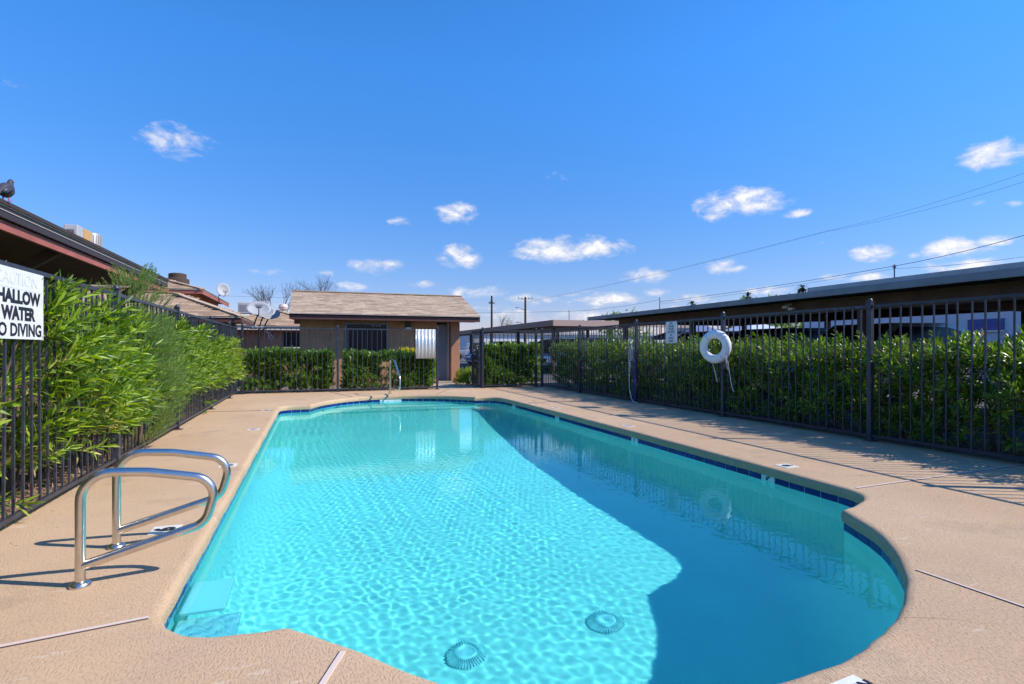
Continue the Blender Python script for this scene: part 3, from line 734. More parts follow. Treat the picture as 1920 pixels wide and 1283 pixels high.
SP_fea = [sprig(60 + i, .34, 20, 2, .085, .0070, (18, 42), .05, False, 8) for i in range(5)]
SP_bush = [sprig(80 + i, .16, 6, 3, .060, .020, (35, 70), .15, False, 4) for i in range(5)]
SP_oleM = []
for i, (v_, t_) in enumerate(SP_ole):
    me = np_mesh('leaf_sprig', v_, t_); me.materials.append(LF_ole); SP_oleM.append(me)

def hedge(name, label, cat, group, x0, x1, y0, y1, h, sprigs, lf, density, faces, hvar=.08, fill=14, poke=.0, stems=2, root_step=.6, gaps=None):
    """clipped hedge piece: shoots on the listed faces ('-x','+x','-y','+y','top') plus filling inside"""
    cx_, cy_ = (x0 + x1) / 2, (y0 + y1) / 2; off = np.array([cx_, cy_, 0.])
    t = thing(name, label, cat, (cx_, cy_, 0), group); pl = []
    ph = R(0, 6)
    def hh(x, y): return h + hvar * (math.sin(x * 3.1 + y * 2.3 + ph) * .5 + math.sin(x * 7.7 - y * 5.1 + ph * 2) * .5) + R(-.04, .04)
    def ok(p): return gaps is None or not gaps(p)
    dims = {'-x': (y1 - y0) * h, '+x': (y1 - y0) * h, '-y': (x1 - x0) * h, '+y': (x1 - x0) * h, 'top': (x1 - x0) * (y1 - y0)}
    for fc in faces:
        for _ in range(int(dims[fc] * density * (1.5 if fc == 'top' else 1))):
            u, w_ = R(0, 1), R(0.03, 1); dep = abs(rng.gauss(0, .10))
            nrm = {'-x': (-1, 0, 0), '+x': (1, 0, 0), '-y': (0, -1, 0), '+y': (0, 1, 0), 'top': (0, 0, 1)}[fc]
            if fc == 'top':
                x, y = x0 + (x1 - x0) * u, y0 + (y1 - y0) * R(0, 1); p = (x, y, hh(x, y) - .26 - dep)
                d = (R(-.5, .5), R(-.5, .5), 1)
            else:
                if fc[1] == 'x': x = (x0 if fc[0] == '-' else x1); y = y0 + (y1 - y0) * u
                else: y = (y0 if fc[0] == '-' else y1); x = x0 + (x1 - x0) * u
                z = max(.04, w_ * (hh(x, y) - .2))
                bul = .08 * math.sin(y * 4 + x * 4 + z * 5 + ph) - .06
                p = (x - nrm[0] * (.16 - bul + dep - poke), y - nrm[1] * (.16 - bul + dep - poke), z)
                d = (nrm[0] * R(.5, 1) + R(-.5, .5), nrm[1] * R(.5, 1) + R(-.5, .5), R(.15, 1.0))
            if ok(p): pl.append((p, d, R(.75, 1.15)))
    for _ in range(int((x1 - x0) * (y1 - y0) * h * fill)):
        p = (R(x0 + .15, x1 - .15), R(y0, y1), R(.1, h - .25))
        if ok(p): pl.append((p, (R(-1, 1), R(-1, 1), R(0, 1)), R(.9, 1.3)))
    v_, t_ = scatter(sprigs, pl, off)
    v_[:, 2] = np.maximum(v_[:, 2], .005)
    me = np_mesh('foliage', v_, t_); me.materials.append(lf); link('foliage', me, None, t)
    L = y1 - y0 if (y1 - y0) > (x1 - x0) else x1 - x0; n = max(1, int(L / root_step))
    roots = [((cx_ + R(-.1, .1), y0 + (i + .5) * L / n) if (y1 - y0) > (x1 - x0) else (x0 + (i + .5) * L / n, cy_ + R(-.1, .1))) for i in range(n)]
    stems_mb(roots, stems, ((x1 - x0) * .35, (y1 - y0) * .35 / n * 1.3), h * .9).build('stems', M_stem, t)
    return t
GR = 'oleander hedge along the fence with the life ring'
ys = [-.6, 2.4, 5.1, 7.3, 9.0, 10.6, 13.2, 16.2]
lab = ['tall dark oleander in the hedge at the frame edge', 'dark oleander of the hedge around the bare fence post nearest the camera', 'dark oleander of the hedge between that bare fence post and the life ring', 'dark oleander of the hedge directly behind the life ring',
       'dark oleander of the hedge directly behind the small rules sign', 'dark oleander of the hedge behind the coiled rope', 'dark oleander of the hedge between the coiled rope and the fence corner']
hs_ = [1.29, 1.27, 1.29, 1.32, 1.34, 1.36, 1.38]
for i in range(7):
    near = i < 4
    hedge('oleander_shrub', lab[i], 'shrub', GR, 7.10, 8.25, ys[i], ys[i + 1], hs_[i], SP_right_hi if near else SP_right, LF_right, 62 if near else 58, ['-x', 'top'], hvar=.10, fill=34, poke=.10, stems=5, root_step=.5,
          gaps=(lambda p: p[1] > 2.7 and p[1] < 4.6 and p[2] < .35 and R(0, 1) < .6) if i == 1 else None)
GB = 'clipped hedge along the pump house fence'
hedge('clipped_hedge', 'clipped green hedge in front of the tan wall, under the satellite dishes', 'hedge', GB, -1.85, .52, 16.62, 17.25, 1.24, SP_back, LF_hedge, 230, ['-y', 'top', '+x'], hvar=.07, fill=60, poke=.04, stems=4, root_step=.35)
hedge('clipped_hedge', 'clipped green hedge under the dark pump house window, behind the stair rail', 'hedge', GB, .86, 2.45, 16.62, 17.25, 1.20, SP_back, LF_hedge, 215, ['-y', 'top', '-x'], hvar=.05, fill=50, poke=.04, stems=4, root_step=.35,
      gaps=lambda p: (abs(p[0] - 2.05) < .17 and p[2] < .85 and R(0, 1) < .82))
hedge('clipped_hedge', 'clipped green hedge behind the corrugated sheet by the gate', 'hedge', GB, 2.45, 3.50, 16.62, 17.25, 1.19, SP_back, LF_hedge, 230, ['-y', 'top', '+x'], hvar=.05, fill=60, poke=.04, stems=4, root_step=.35)
hedge('clipped_hedge', 'clipped leafy hedge right of the gate opening, before the carport', 'hedge', GB, 5.06, 7.05, 16.72, 17.6, 1.42, SP_back, LF_hedge, 230, ['-y', 'top', '-x'], hvar=.05, fill=50, poke=.05, stems=4, root_step=.35)
# yellow topped shrub and lime bush
hedge('yellow_shrub', 'shrub with bright yellow flat top behind the clipped hedge', 'shrub', None, 2.58, 3.14, 17.45, 17.9, 1.36, SP_bush, LF_yellow, 320, ['-y', 'top'], hvar=.02, fill=120, stems=4)
def round_bush(name, label, c, rx, ry, h, sprigs, lf, n, up=.6):
    t = thing(name, label, 'bush', (c[0], c[1], 0)); pl = []
    for _ in range(n):
        a = R(0, 6.28); e_ = math.asin(R(0, 1)); k = R(.55, 1) if R(0, 1) < .3 else R(.85, 1)
        d = (math.cos(e_) * math.cos(a), math.cos(e_) * math.sin(a), math.sin(e_)); k *= 1 - .10 * math.sin(3 * a + 2)
        pl.append(((c[0] + d[0] * rx * k, c[1] + d[1] * ry * k, .02 + d[2] * (h - .12) * k), (d[0] + R(-.4, .4), d[1] + R(-.4, .4), d[2] + up * R(.3, 1)), R(.7, 1.1)))
    v_, t_ = scatter(sprigs, pl, np.array([c[0], c[1], 0.])); v_[:, 2] = np.maximum(v_[:, 2], .004)
    me = np_mesh('foliage', v_, t_); me.materials.append(lf); link('foliage', me, None, t)
    stems_mb([c], 8, (rx * .8, ry * .8), h * .8, .008).build('stems', M_stem, t)
round_bush('lime_bush', 'small yellow green bush at the foot of the stucco pillar', (4.98, 18.35), .34, .36, .58, SP_bush, LF_bush, 420)

# left: big oleanders pushing through the fence, one sprig object per near shoot
def leaning(name, label, y0, y1, hz, prot, dens, objs, hmin=.35, scale=1.0, xb=-2.14, out=1.0):
    t = thing(name, label, 'shrub', (-2.25, (y0 + y1) / 2, 0), 'oleanders leaning through the fence with the caution sign'); o3 = wloc(t); pl = []
    nf = int((y1 - y0) * hz(.5 * (y0 + y1)) * dens)
    for _ in range(nf):
        y = R(y0, y1); top = hz(y); z = R(hmin, top); zz_ = z / top
        bulge = prot * math.sin(math.pi * min(1, max(.0, (z - hmin * .4) / (top - hmin * .4)) ** .8)) * (.75 + .25 * math.sin(y * 3.3 + z * 2))
        edge = min(1, (y - y0 + .15) / .6, (y1 - y + .15) / .6)
        x = xb + bulge * edge * R(.2, 1.0)
        if math.sin(y * 6.1 + z * 4.3) + math.sin(y * 2.7 - z * 7.9 + 1) + R(-.6, .6) < -.75: continue
        d = (R(.45, 1.1) * out, R(-.45, .35), R(.05, 1.0)); pl.append(((x, y, z - .12), d, R(.75, 1.15) * scale))
    nfront = len(pl)
    for _ in range(int((y1 - y0) * 26)):                    # crown and back of the shrub
        y = R(y0, y1); pl.append(((R(-2.9, -2.1), y, hz(y) - R(.15, .5)), (R(-.4, .7), R(-.5, .5), R(.5, 1)), R(.8, 1.1) * scale))
    for _ in range(int((y1 - y0) * 46)):
        y = R(y0, y1); pl.append(((R(-2.9, -2.15), y, R(.1, hz(y) - .3)), (R(-.6, 1), R(-.6, .6), R(-.1, 1)), R(.9, 1.2) * scale))
    nf = nfront
    order = sorted(range(nf), key=lambda i: -(pl[i][0][0] - .08 * pl[i][0][1]))
    single = set(order[:objs])
    rest = [q for i, q in enumerate(pl) if i not in single]
    v_, t_ = scatter(SP_ole, rest, np.array(o3)); v_[:, 2] = np.maximum(v_[:, 2], .004)
    me = np_mesh('foliage', v_, t_); me.materials.append(LF_ole); link('foliage', me, None, t)
    for i in single:
        p, d, s = pl[i]; B = basis(d, R(0, 6.28)); o = link('leaf_sprig', SP_oleM[rng.randrange(6)], None, t)
        mt = Matrix([[*(B[r] * s), p[r] - o3[r]] for r in range(3)] + [[0, 0, 0, 1]]); o.matrix_local = mt
    stems_mb([(-2.35 + R(-.15, .15), y0 + (i + .5) * (y1 - y0) / 4) for i in range(5)], 10, (.50, .5), 1.45, .013).build('stems', M_stem, t)
    return t
leaning('oleander_shrub', 'bright green oleander bursting through the fence beside the caution sign', 5.15, 7.3, lambda y: 1.60 + .07 * math.sin(y * 5) - .03 * (y - 5), .44, 62, 200, hmin=.42)
leaning('oleander_shrub', 'dark shaded oleander behind the fence bars under the caution sign', 3.2, 5.05, lambda y: 1.25, .04, 60, 60, hmin=.15, xb=-2.32, out=.25)
leaning('oleander_shrub', 'green oleander leaning through the fence behind the feathery shrub', 8.5, 11.8, lambda y: 1.50 + .07 * math.sin(y * 4.1) - .02 * (y - 8.5), .30, 46, 180, hmin=.60)
leaning('oleander_shrub', 'green oleander leaning through the fence at its far corner', 11.8, 16.1, lambda y: 1.42 + .06 * math.sin(y * 3.3) - .02 * (y - 11.8), .24, 40, 110, hmin=.58)
def feathery(label, c, rx, ry, z0, z1, n, lean):
    t = thing('feathery_shrub', label, 'shrub', (c[0], c[1], 0)); pl = []
    for _ in range(n):
        a = R(0, 6.28); q = math.sqrt(R(0, 1)); z = R(z0, z1); k = math.sin(math.pi * min(1, .18 + .8 * (z - z0) / (z1 - z0)))
        pl.append(((c[0] + math.cos(a) * rx * q * k + lean * (z - z0) * .2, c[1] + math.sin(a) * ry * q * k, z - .15), (math.cos(a) * .45 + lean, math.sin(a) * .45, R(.35, 1)), R(.7, 1.1)))
    v_, t_ = scatter(SP_fea, pl, np.array([c[0], c[1], 0.])); v_[:, 2] = np.maximum(v_[:, 2], .004)
    me = np_mesh('foliage', v_, t_); me.materials.append(LF_feather); link('foliage', me, None, t)
    b = MB()
    for k in range(9):
        a = R(0, 6.28); b.tube([(c[0] + R(-.06, .06), c[1] + R(-.06, .06), -.02), (c[0] + R(-.1, .1), c[1] + R(-.1, .1), z1 * .5), (c[0] + math.cos(a) * rx * .5 + lean * .1, c[1] + math.sin(a) * ry * .5, z1 * .93)], [.012, .009, .004], 5)
    b.build('stems', M_stem, t)
feathery('fine grey green feathery shrub pushing through the fence between the oleanders', (-1.95, 7.75), .28, .60, .20, 1.56, 430, .22)
feathery('light green feathery shrub top rising above the fence before the roofs', (-2.75, 10.6), .42, .95, 1.55, 2.48, 260, .1)
# dead leaves and twigs along the fence foot
pl = []
for _ in range(900):
    y = R(2.2, 9.5); pl.append(((-1.98 - abs(rng.gauss(0, .28)), y, .03), (R(-1, 1), R(-1, 1), R(-.1, .4)), R(.3, .6)))
for _ in range(90): pl.append(((-1.85 + abs(rng.gauss(0, .10)), R(2.4, 13), .012), (R(-1, 1), R(-1, 1), .05), R(.12, .28)))
for _ in range(500): pl.append(((7.08 + R(0, .7), R(1.5, 16), .02), (R(-1, 1), R(-1, 1), .1), R(.2, .5)))
for _ in range(160): pl.append(((R(-1.8, 3.4), 16.5 + abs(rng.gauss(0, .15)), .02), (R(-1, 1), R(-1, 1), .1), R(.2, .4)))
for _ in range(75): pl.append(((R(-1.7, 6.8), R(1.0, 16.2), .006), (R(-1, 1), R(-1, 1), .05), R(.10, .24)))
pl = [q for q in pl if not (q[2] < .25 and inside(np.array([[q[0][0], q[0][1]]]), OA + ON * .1)[0])]
SP_dead = [sprig(90 + i, .02, 1, 2, .12, .022, (60, 89), .1, False, 0) for i in range(4)]
v_, t_ = scatter(SP_dead, pl, np.array([0, 0, 0.])); v_[:, 2] = np.maximum(v_[:, 2], .003)
me = np_mesh('leaf_litter', v_, t_); me.materials.append(LF_dead); tag(link('leaf_litter', me), 'dry fallen leaves lying along the fence foot', 'leaf litter', kind='stuff')

# ---------------------------------------------------------------- shingled roofs
SH = []
for i in range(4):
    b = MB(); w = .386; th = .009 + .004 * i
    b.add([(-w / 2 + .001, 0, .0), (w / 2 - .001, 0, .0), (w / 2 - .001, .25, .0), (-w / 2 + .001, .25, .0), (-w / 2 + .001, 0, th + .006), (w / 2 - .001, 0, th + .006), (w / 2 - .001, .25, .004), (-w / 2 + .001, .25, .004)],
          [(0, 3, 2, 1), (4, 5, 6, 7), (0, 1, 5, 4), (1, 2, 6, 5), (2, 3, 7, 6), (3, 0, 4, 7)])
    me = b.mesh('shingle'); me.materials.append(M_shingle); SH.append(me)
def shingle_slope(parent, o, ux, uy, length, run, pitch=.172, w=.36, single=True, trim=None):
    """o: lower left corner, ux along the eave, uy up the slope; trim(u,v)->keep"""
    ux, uy = Vector(ux).normalized(), Vector(uy).normalized(); uz = ux.cross(uy); o = Vector(o); n = int(run / pitch); jb = MB()
    for r_ in range(n):
        x = -(r_ % 2) * w * .5 - R(0, .1)
        while x < length:
            ww = w; c = x + ww / 2; x += ww
            if c - w / 2 < -.01 or c + w / 2 > length + .02: 
                c = min(max(c, w * .5), length - w * .5)
            if trim and not trim(c, r_ * pitch): continue
            p = o + ux * c + uy * (r_ * pitch + R(-.006, .006)) + uz * .006
            if single:
                s = link('shingle', rng.choice(SH), None, parent); m_ = Matrix((ux, uy, uz)).transposed().to_4x4(); m_.translation = p - wloc(parent); s.matrix_local = m_
            else:
                th = R(.012, .022); k = w / 2 - .004
                q = [p - ux * k, p + ux * k, p + ux * k + uy * .2, p - ux * k + uy * .2]
                jb.add([*q, q[0] + uz * th, q[1] + uz * th, q[2] + uz * .003, q[3] + uz * .003], [(4, 5, 6, 7), (0, 1, 5, 4), (1, 2, 6, 5), (3, 0, 4, 7)])
    if not single:
        s = jb.build('shingles', M_shingle_j, parent); s['kind'] = 'stuff'
M_shingle_j = bpy.data.materials.new('shingle_far'); M_shingle_j.use_nodes = True
def _sj():
    n, l = M_shingle_j.node_tree.nodes, M_shingle_j.node_tree.links; p = n['Principled BSDF']; p.inputs['Roughness'].default_value = .9; p.inputs['Specular IOR Level'].default_value = .2
    g = n.new('ShaderNodeNewGeometry'); cr = n.new('ShaderNodeValToRGB'); cr.color_ramp.elements[0].color = (.31, .205, .135, 1); cr.color_ramp.elements[1].color = (.52, .365, .24, 1)
    l.new(g.outputs['Random Per Island'], cr.inputs[0]); l.new(cr.outputs[0], p.inputs['Base Color'])
_sj()

# pump house
t = thing('pump_house', 'small tan stucco pump house with gabled shingle roof behind the hedge', 'building', (2.3, 19.6, 0))
b = MB(); b.box(-.40, 1.04, 19.60, 19.75, -.03, 2.36); b.box(2.46, 4.18, 19.60, 19.75, -.03, 2.36); b.box(1.04, 2.46, 19.60, 19.75, -.03, 1.0); b.box(1.04, 2.46, 19.60, 19.75, 2.09, 2.36)
b.box(4.18, 4.70, 19.60, 19.75, 2.16, 2.36)
fw = b.build('wall', M_stucco, t)
MB().box(4.70, 5.02, 19.55, 19.87, -.03, 2.30).build('pillar', M_stucco_o, t, bevel=.012)
b = MB(); b.prism([(19.75, -.03), (24.2, -.03), (24.2, 2.30), (21.65, 3.20), (19.75, 2.40)], 'x', -.40, -.25); b.build('gable_wall', M_stucco, t)
b = MB(); b.prism([(19.87, -.03), (24.2, -.03), (24.2, 2.30), (21.65, 3.20), (19.87, 2.40)], 'x', 4.87, 5.02); b.build('gable_wall', M_stucco_o, t)
MB().box(-.25, 4.87, 24.05, 24.2, -.03, 2.3).build('wall', M_stucco, t)
wdw = MB().box(1.09, 2.41, 19.68, 19.70, 1.02, 2.05).build('window', M_glassdark, t)
b = MB(); b.box(1.04, 1.09, 19.57, 19.72, 1.0, 2.12); b.box(2.41, 2.46, 19.57, 19.72, 1.0, 2.12); b.box(1.09, 2.41, 19.585, 19.72, 2.05, 2.09); b.build('window_frame', mat('window_aluminium', (.15, .20, .22), .4, .4), wdw)
MB().box(1.68, 1.72, 19.64, 19.677, 1.02, 2.05).build('mullion', mat('dark_frame', (.03, .035, .045), .4), wdw)
for dx in (0, .12, .22): MB().box(1.93 + dx, 1.99 + dx, 19.665, 19.678, 2.0, 2.02).build('light_gap', M_white, wdw)
dr = MB().box(4.20, 4.66, 20.15, 20.19, .06, 2.12).build('door', mat('grey_door', (.30, .30, .33), .55), t)
MB().box(4.26, 4.30, 20.08, 20.145, .95, 1.1).build('door_handle', M_steel, dr)
b = MB(); b.box(4.18, 4.21, 19.76, 20.2, .0, 2.16); b.box(4.66, 4.69, 19.88, 20.2, .0, 2.16); b.build('door_frame', mat('white_jamb', (.62, .62, .64), .5), t)
MB().box(4.10, 4.72, 19.3, 20.2, -.02, .055).build('door_step', mat('step_concrete', (.34, .28, .22), .9), t)
MB().box(4.21, 4.66, 19.755, 20.2, 2.165, 2.2).build('door_soffit', M_darkwood, t)
lp = MB().box(3.08, 3.24, 19.46, 19.598, 1.97, 2.17).build('wall_lamp', mat('lamp_bronze', (.035, .028, .025), .5), t)
MB().box(3.06, 3.26, 19.44, 19.59, 1.90, 1.968).build('lamp_glass', mat('lamp_lens', (.62, .62, .64), .3), lp, bevel=.012)
EY, EZ, RY, RZ, XL, XR = 18.98, 2.365, 21.62, 3.31, -.70, 5.62
sl_ = (RZ - EZ) / (RY - EY)
b = MB()
b.prism([(EY, EZ - .012), (RY, RZ - .012), (24.4, EZ - .06), (24.4, EZ - .13), (RY, RZ - .10), (EY, EZ - .06)], 'x', XL, XR)
rf = b.build('roof', M_roofdeck, t)
uy = Vector((0, RY - EY, RZ - EZ))
shingle_slope(rf, (XL, EY - .03, EZ - .02), (1, 0, 0), uy, XR - XL, uy.length + .06, .176, .385)
b = MB(); b.bar((XL, RY, RZ + .012), (XR, RY, RZ + .012), .26, .03); b.build('ridge_cap', M_shingle, rf)
MB().box(XL + .002, XR - .002, EY + .0, EY + .045, EZ - .20, EZ - .014).build('fascia', M_brown, rf)
for x in (XL, XR):
    s_ = 1 if x < 0 else -1; x0, x1 = sorted((x, x + s_ * .04)); ad = .004 * s_
    b = MB(); b.prism([(EY + .046, EZ - .195), (EY + .046, EZ + .0), (RY, RZ - .013), (RY, RZ - .20)], 'x', x0 + ad, x1 + ad); b.build('barge_board', M_brown, rf)
b = MB(); b.box(XL + .06, XR - .06, EY + .05, 19.6, EZ - .19, EZ - .165); b.build('soffit', M_darkwood, rf)
MB().box(XL, XR, EY - .055, EY + .02, EZ - .028, EZ - .016).build('drip_edge', M_drip, rf)

# near house with the long eave
AX = -3.2; A1 = 15.0
t = thing('long_house', 'low brown house with long red trimmed eave behind the left fence', 'house', (-6, 7, 0))
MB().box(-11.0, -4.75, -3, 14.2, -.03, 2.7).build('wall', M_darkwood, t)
rf = MB(); rf.prism([(AX - .02, 2.80), (AX - .02, 2.70), (-7.5, 3.86), (-11.6, 2.70), (-11.6, 2.80), (-7.5, 3.98)], 'y', -3.5, A1); rf = rf.build('roof', M_roofdeck, t)
ux2 = Vector((-4.3, 0, 1.18)); shingle_slope(rf, (AX, -3.4, 2.802), (0, 1, 0), ux2, A1 + 3.4, ux2.length, .172, .36, single=False)
b = MB(); b.box(AX - .045, AX, -3.5, A1 - .0, 2.665, 2.795); b.build('gutter_board', mat('dark_gutter', (.035, .022, .020), .5), rf)
MB().box(AX + .001, AX + .014, -3.5, A1, 2.792, 2.800).build('drip_edge', M_drip, rf); MB().box(AX + .001, AX + .010, -3.5, A1, 2.742, 2.748).build('drip_edge', M_drip, rf)
b = MB(); b.bar((AX + .0, -3.5, 2.825), (AX + .0, A1, 2.825), .06, .045); b.build('roof_edge', mat('tar_edge', (.045, .028, .026), .8), rf)
MB().box(AX - .10, AX - .05, -3.5, A1 + .35, 2.545, 2.655).build('fascia', M_red, t)
MB().box(-4.76, AX - .10, -3.5, A1 - .05, 2.66, 2.69).build('soffit', M_darkwood, t)
for yy in (5.0, 9.6, 13.9): MB().bar((AX - .2, yy, 2.63), (-4.72, yy, 1.7), .11, .14).build('eave_brace', mat('brace_wood', (.10, .06, .04), .8), t)
for (yy, zc) in ((-1, 0), (4.0, 0), (9.2, 0)):
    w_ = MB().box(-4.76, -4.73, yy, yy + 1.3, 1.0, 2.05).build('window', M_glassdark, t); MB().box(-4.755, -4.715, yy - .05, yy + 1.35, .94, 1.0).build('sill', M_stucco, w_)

# hip roofed buildings behind
def hip_house(label, x0, x1, y0, y1, ez, slope, wallm, wall_in, trim, name='house_wing', courses=None, sgl=False):
    t = thing(name, label, 'house', ((x0 + x1) / 2, (y0 + y1) / 2, 0))
    MB().box(x0 + wall_in, x1 - wall_in, y0 + wall_in, y1 - wall_in, -.03, ez - .02).build('wall', wallm, t)
    hw = min(x1 - x0, y1 - y0) / 2; rz = ez + slope * hw
    if (x1 - x0) > (y1 - y0): r0, r1 = (x0 + hw, (y0 + y1) / 2, rz), (x1 - hw, (y0 + y1) / 2, rz)
    else: r0, r1 = ((x0 + x1) / 2, y0 + hw, rz), ((x0 + x1) / 2, y1 - hw, rz)
    c = [(x0, y0, ez), (x1, y0, ez), (x1, y1, ez), (x0, y1, ez)]; c2 = [(x, y, ez - .05) for x, y, _ in c]
    b = MB()
    if (x1 - x0) > (y1 - y0): fs = [(0, 1, 5, 4), (1, 2, 5), (2, 3, 4, 5), (3, 0, 4)]
    else: fs = [(0, 1, 4), (1, 2, 5, 4), (2, 3, 5), (3, 0, 4, 5)]
    b.add(c + [r0, r1] + c2, fs + [(0, 6, 7, 1), (1, 7, 8, 2), (2, 8, 9, 3), (3, 9, 6, 0), (6, 9, 8, 7)])
    rf = b.build('roof', M_roofdeck, t)
    wx, wy = x1 - x0, y1 - y0; k = math.sqrt(1 + slope * slope)
    shingle_slope(rf, (x0, y0 - .02, ez - .004), (1, 0, 0), (0, 1, slope), wx, hw * k, .172, .40, False, trim=lambda u, v_: v_ / k - .1 < u < wx - v_ / k + .1)
    shingle_slope(rf, (x1 + .02, y0, ez - .004), (0, 1, 0), (-1, 0, slope), wy, hw * k, .172, .40, False, trim=lambda u, v_: v_ / k - .1 < u < wy - v_ / k + .1)
    for a_, e_ in (((x1, y0, ez + .01), r1 if (x1 - x0) > (y1 - y0) else r0), ((x0, y0, ez + .01), r0), (r0, r1)):
        MB().bar(Vector(a_) + Vector((0, 0, .022)), Vector(e_) + Vector((0, 0, .028)), .30, .035).build('hip_cap', M_shingle, rf)
    b = MB(); b.box(x0, x1, y0 + .005, y0 + .04, ez - .20, ez - .052); b.build('fascia', trim, rf)
    b = MB(); b.box(x1 - .04, x1 - .005, y0 + .042, y1, ez - .20, ez - .052); b.build('fascia', trim, rf)
    b = MB(); b.box(x0, x1 + .0, y0 - .03, y0 + .003, ez - .035, ez - .02); b.build('drip_edge', M_drip, rf)
    return t, rf, rz
tC, rC, _ = hip_house('low shingled hip roof wing just behind the fence posts', -10.0, -2.40, 22.0, 27.2, 2.36, .38, M_darkwood, .7, M_brown)
tB, rB, _ = hip_house('taller stucco house with small window and dish on its eave', -11.5, -4.6, 27.9, 36.2, 3.86, .30, M_stucco_o, .5, M_red)
w_ = MB().box(-5.95, -5.35, 28.36, 28.399, 3.02, 3.42).build('window', M_glassdark, tB); MB().box(-5.66, -5.62, 28.34, 28.358, 3.02, 3.42).build('mullion', M_white, w_)
tD, rD, _ = hip_house('orange stucco house with dark window beyond the satellite dishes', -4.4, .9, 28.4, 34.4, 2.30, .33, M_stucco_o, .45, M_drip)
w_ = MB().box(-1.30, -.40, 28.80, 28.849, 1.30, 1.98).build('window', M_glassdark, tD); MB().box(-1.34, -.36, 28.79, 28.84, 1.24, 1.30).build('sill', M_drip, w_)

# rooftop air conditioners, vents
def ac_unit(label, x, y, z, w, d, h, drum=True):
    t = thing('air_conditioner', label, 'air conditioner', (x, y, z), 'rooftop air conditioners')
    c = MB().box(x - w / 2, x + w / 2, y - d / 2, y + d / 2, z + .12, z + h).build('cabinet', M_lightgrey, t, bevel=.02)
    b = MB()
    for k in range(8): zz_ = z + .2 + (h - .3) * k / 8; b.box(x - w / 2 - .008, x - w / 2 - .001, y - d / 2 + .06, y + d / 2 - .06, zz_, zz_ + .03); b.box(x - w / 2 + .06, x + w / 2 - .06, y - d / 2 - .008, y - d / 2 - .001, zz_, zz_ + .03)
    b.build('louvres', M_grey, c)
    b = MB()
    for sx in (-1, 1):
        for sy in (-1, 1): b.box(x + sx * w * .4 - .03, x + sx * w * .4 + .03, y + sy * d * .4 - .03, y + sy * d * .4 + .03, z - .35, z + .13)
    b.build('stand', M_grey, t)
    if drum: MB().lathe([(w * .42, 0), (w * .42, .05), (w * .2, .07)], (x, y, z + h), 20).build('fan_guard', M_grey, t, smooth=True)
ac_unit('boxy rooftop cooler with tan duct above the long eave', -4.50, 13.42, 3.22, .24, .30, .46, False)
t = thing('roof_duct', 'ochre sheet metal duct box beside the rooftop cooler', 'duct', (-4.42, 13.85, 3.0)); MB().box(-4.62, -4.38, 13.62, 13.98, 3.0, 3.68).build('box', mat('ochre_metal', (.50, .30, .10), .6), t, bevel=.015)
t = thing('round_condenser', 'round grey condenser drum on the roof above the long eave', 'air conditioner', (-4.42, 14.45, 3.0))
MB().lathe([(.19, 0), (.19, .66), (.17, .70), (.05, .72)], (-4.50, 14.35, 3.0), 24).build('drum', M_grey, t, smooth=True)
b = MB()
for k in range(24): a = 2 * math.pi * k / 24; b.bar((-4.50 + math.cos(a) * .194, 14.35 + math.sin(a) * .194, 3.05), (-4.50 + math.cos(a) * .194, 14.35 + math.sin(a) * .194, 3.65), .008)
b.build('guard_wires', M_lightgrey, t)
t = thing('round_condenser', 'dark round condenser on the ridge of the taller stucco house', 'air conditioner', (-6.6, 33.5, 4.4))
MB().lathe([(.55, 0), (.55, .45), (.42, .5), (.42, .72), (.3, .76)], (-6.7, 33.5, 4.43), 20).build('drum', M_woodpole, t, smooth=True)
ac_unit('boxy rooftop unit left of the satellite dishes', -3.15, 30.6, 2.85, .62, .62, .66, False)
ac_unit('boxy rooftop unit partly hidden behind the satellite dishes', -2.45, 31.0, 2.90, .70, .62, .72, False)
t = thing('roof_vent', 'pale ball topped roof vent beside the bare tree', 'roof vent', (-1.45, 31.0, 3.0))
MB().lathe([(.10, -.1), (.10, .2), (.2, .26), (.24, .38), (.18, .5), (.05, .55)], (-1.42, 31.0, 3.0), 14).build('turbine', mat('vent_pink', (.62, .50, .46), .5), t, smooth=True)

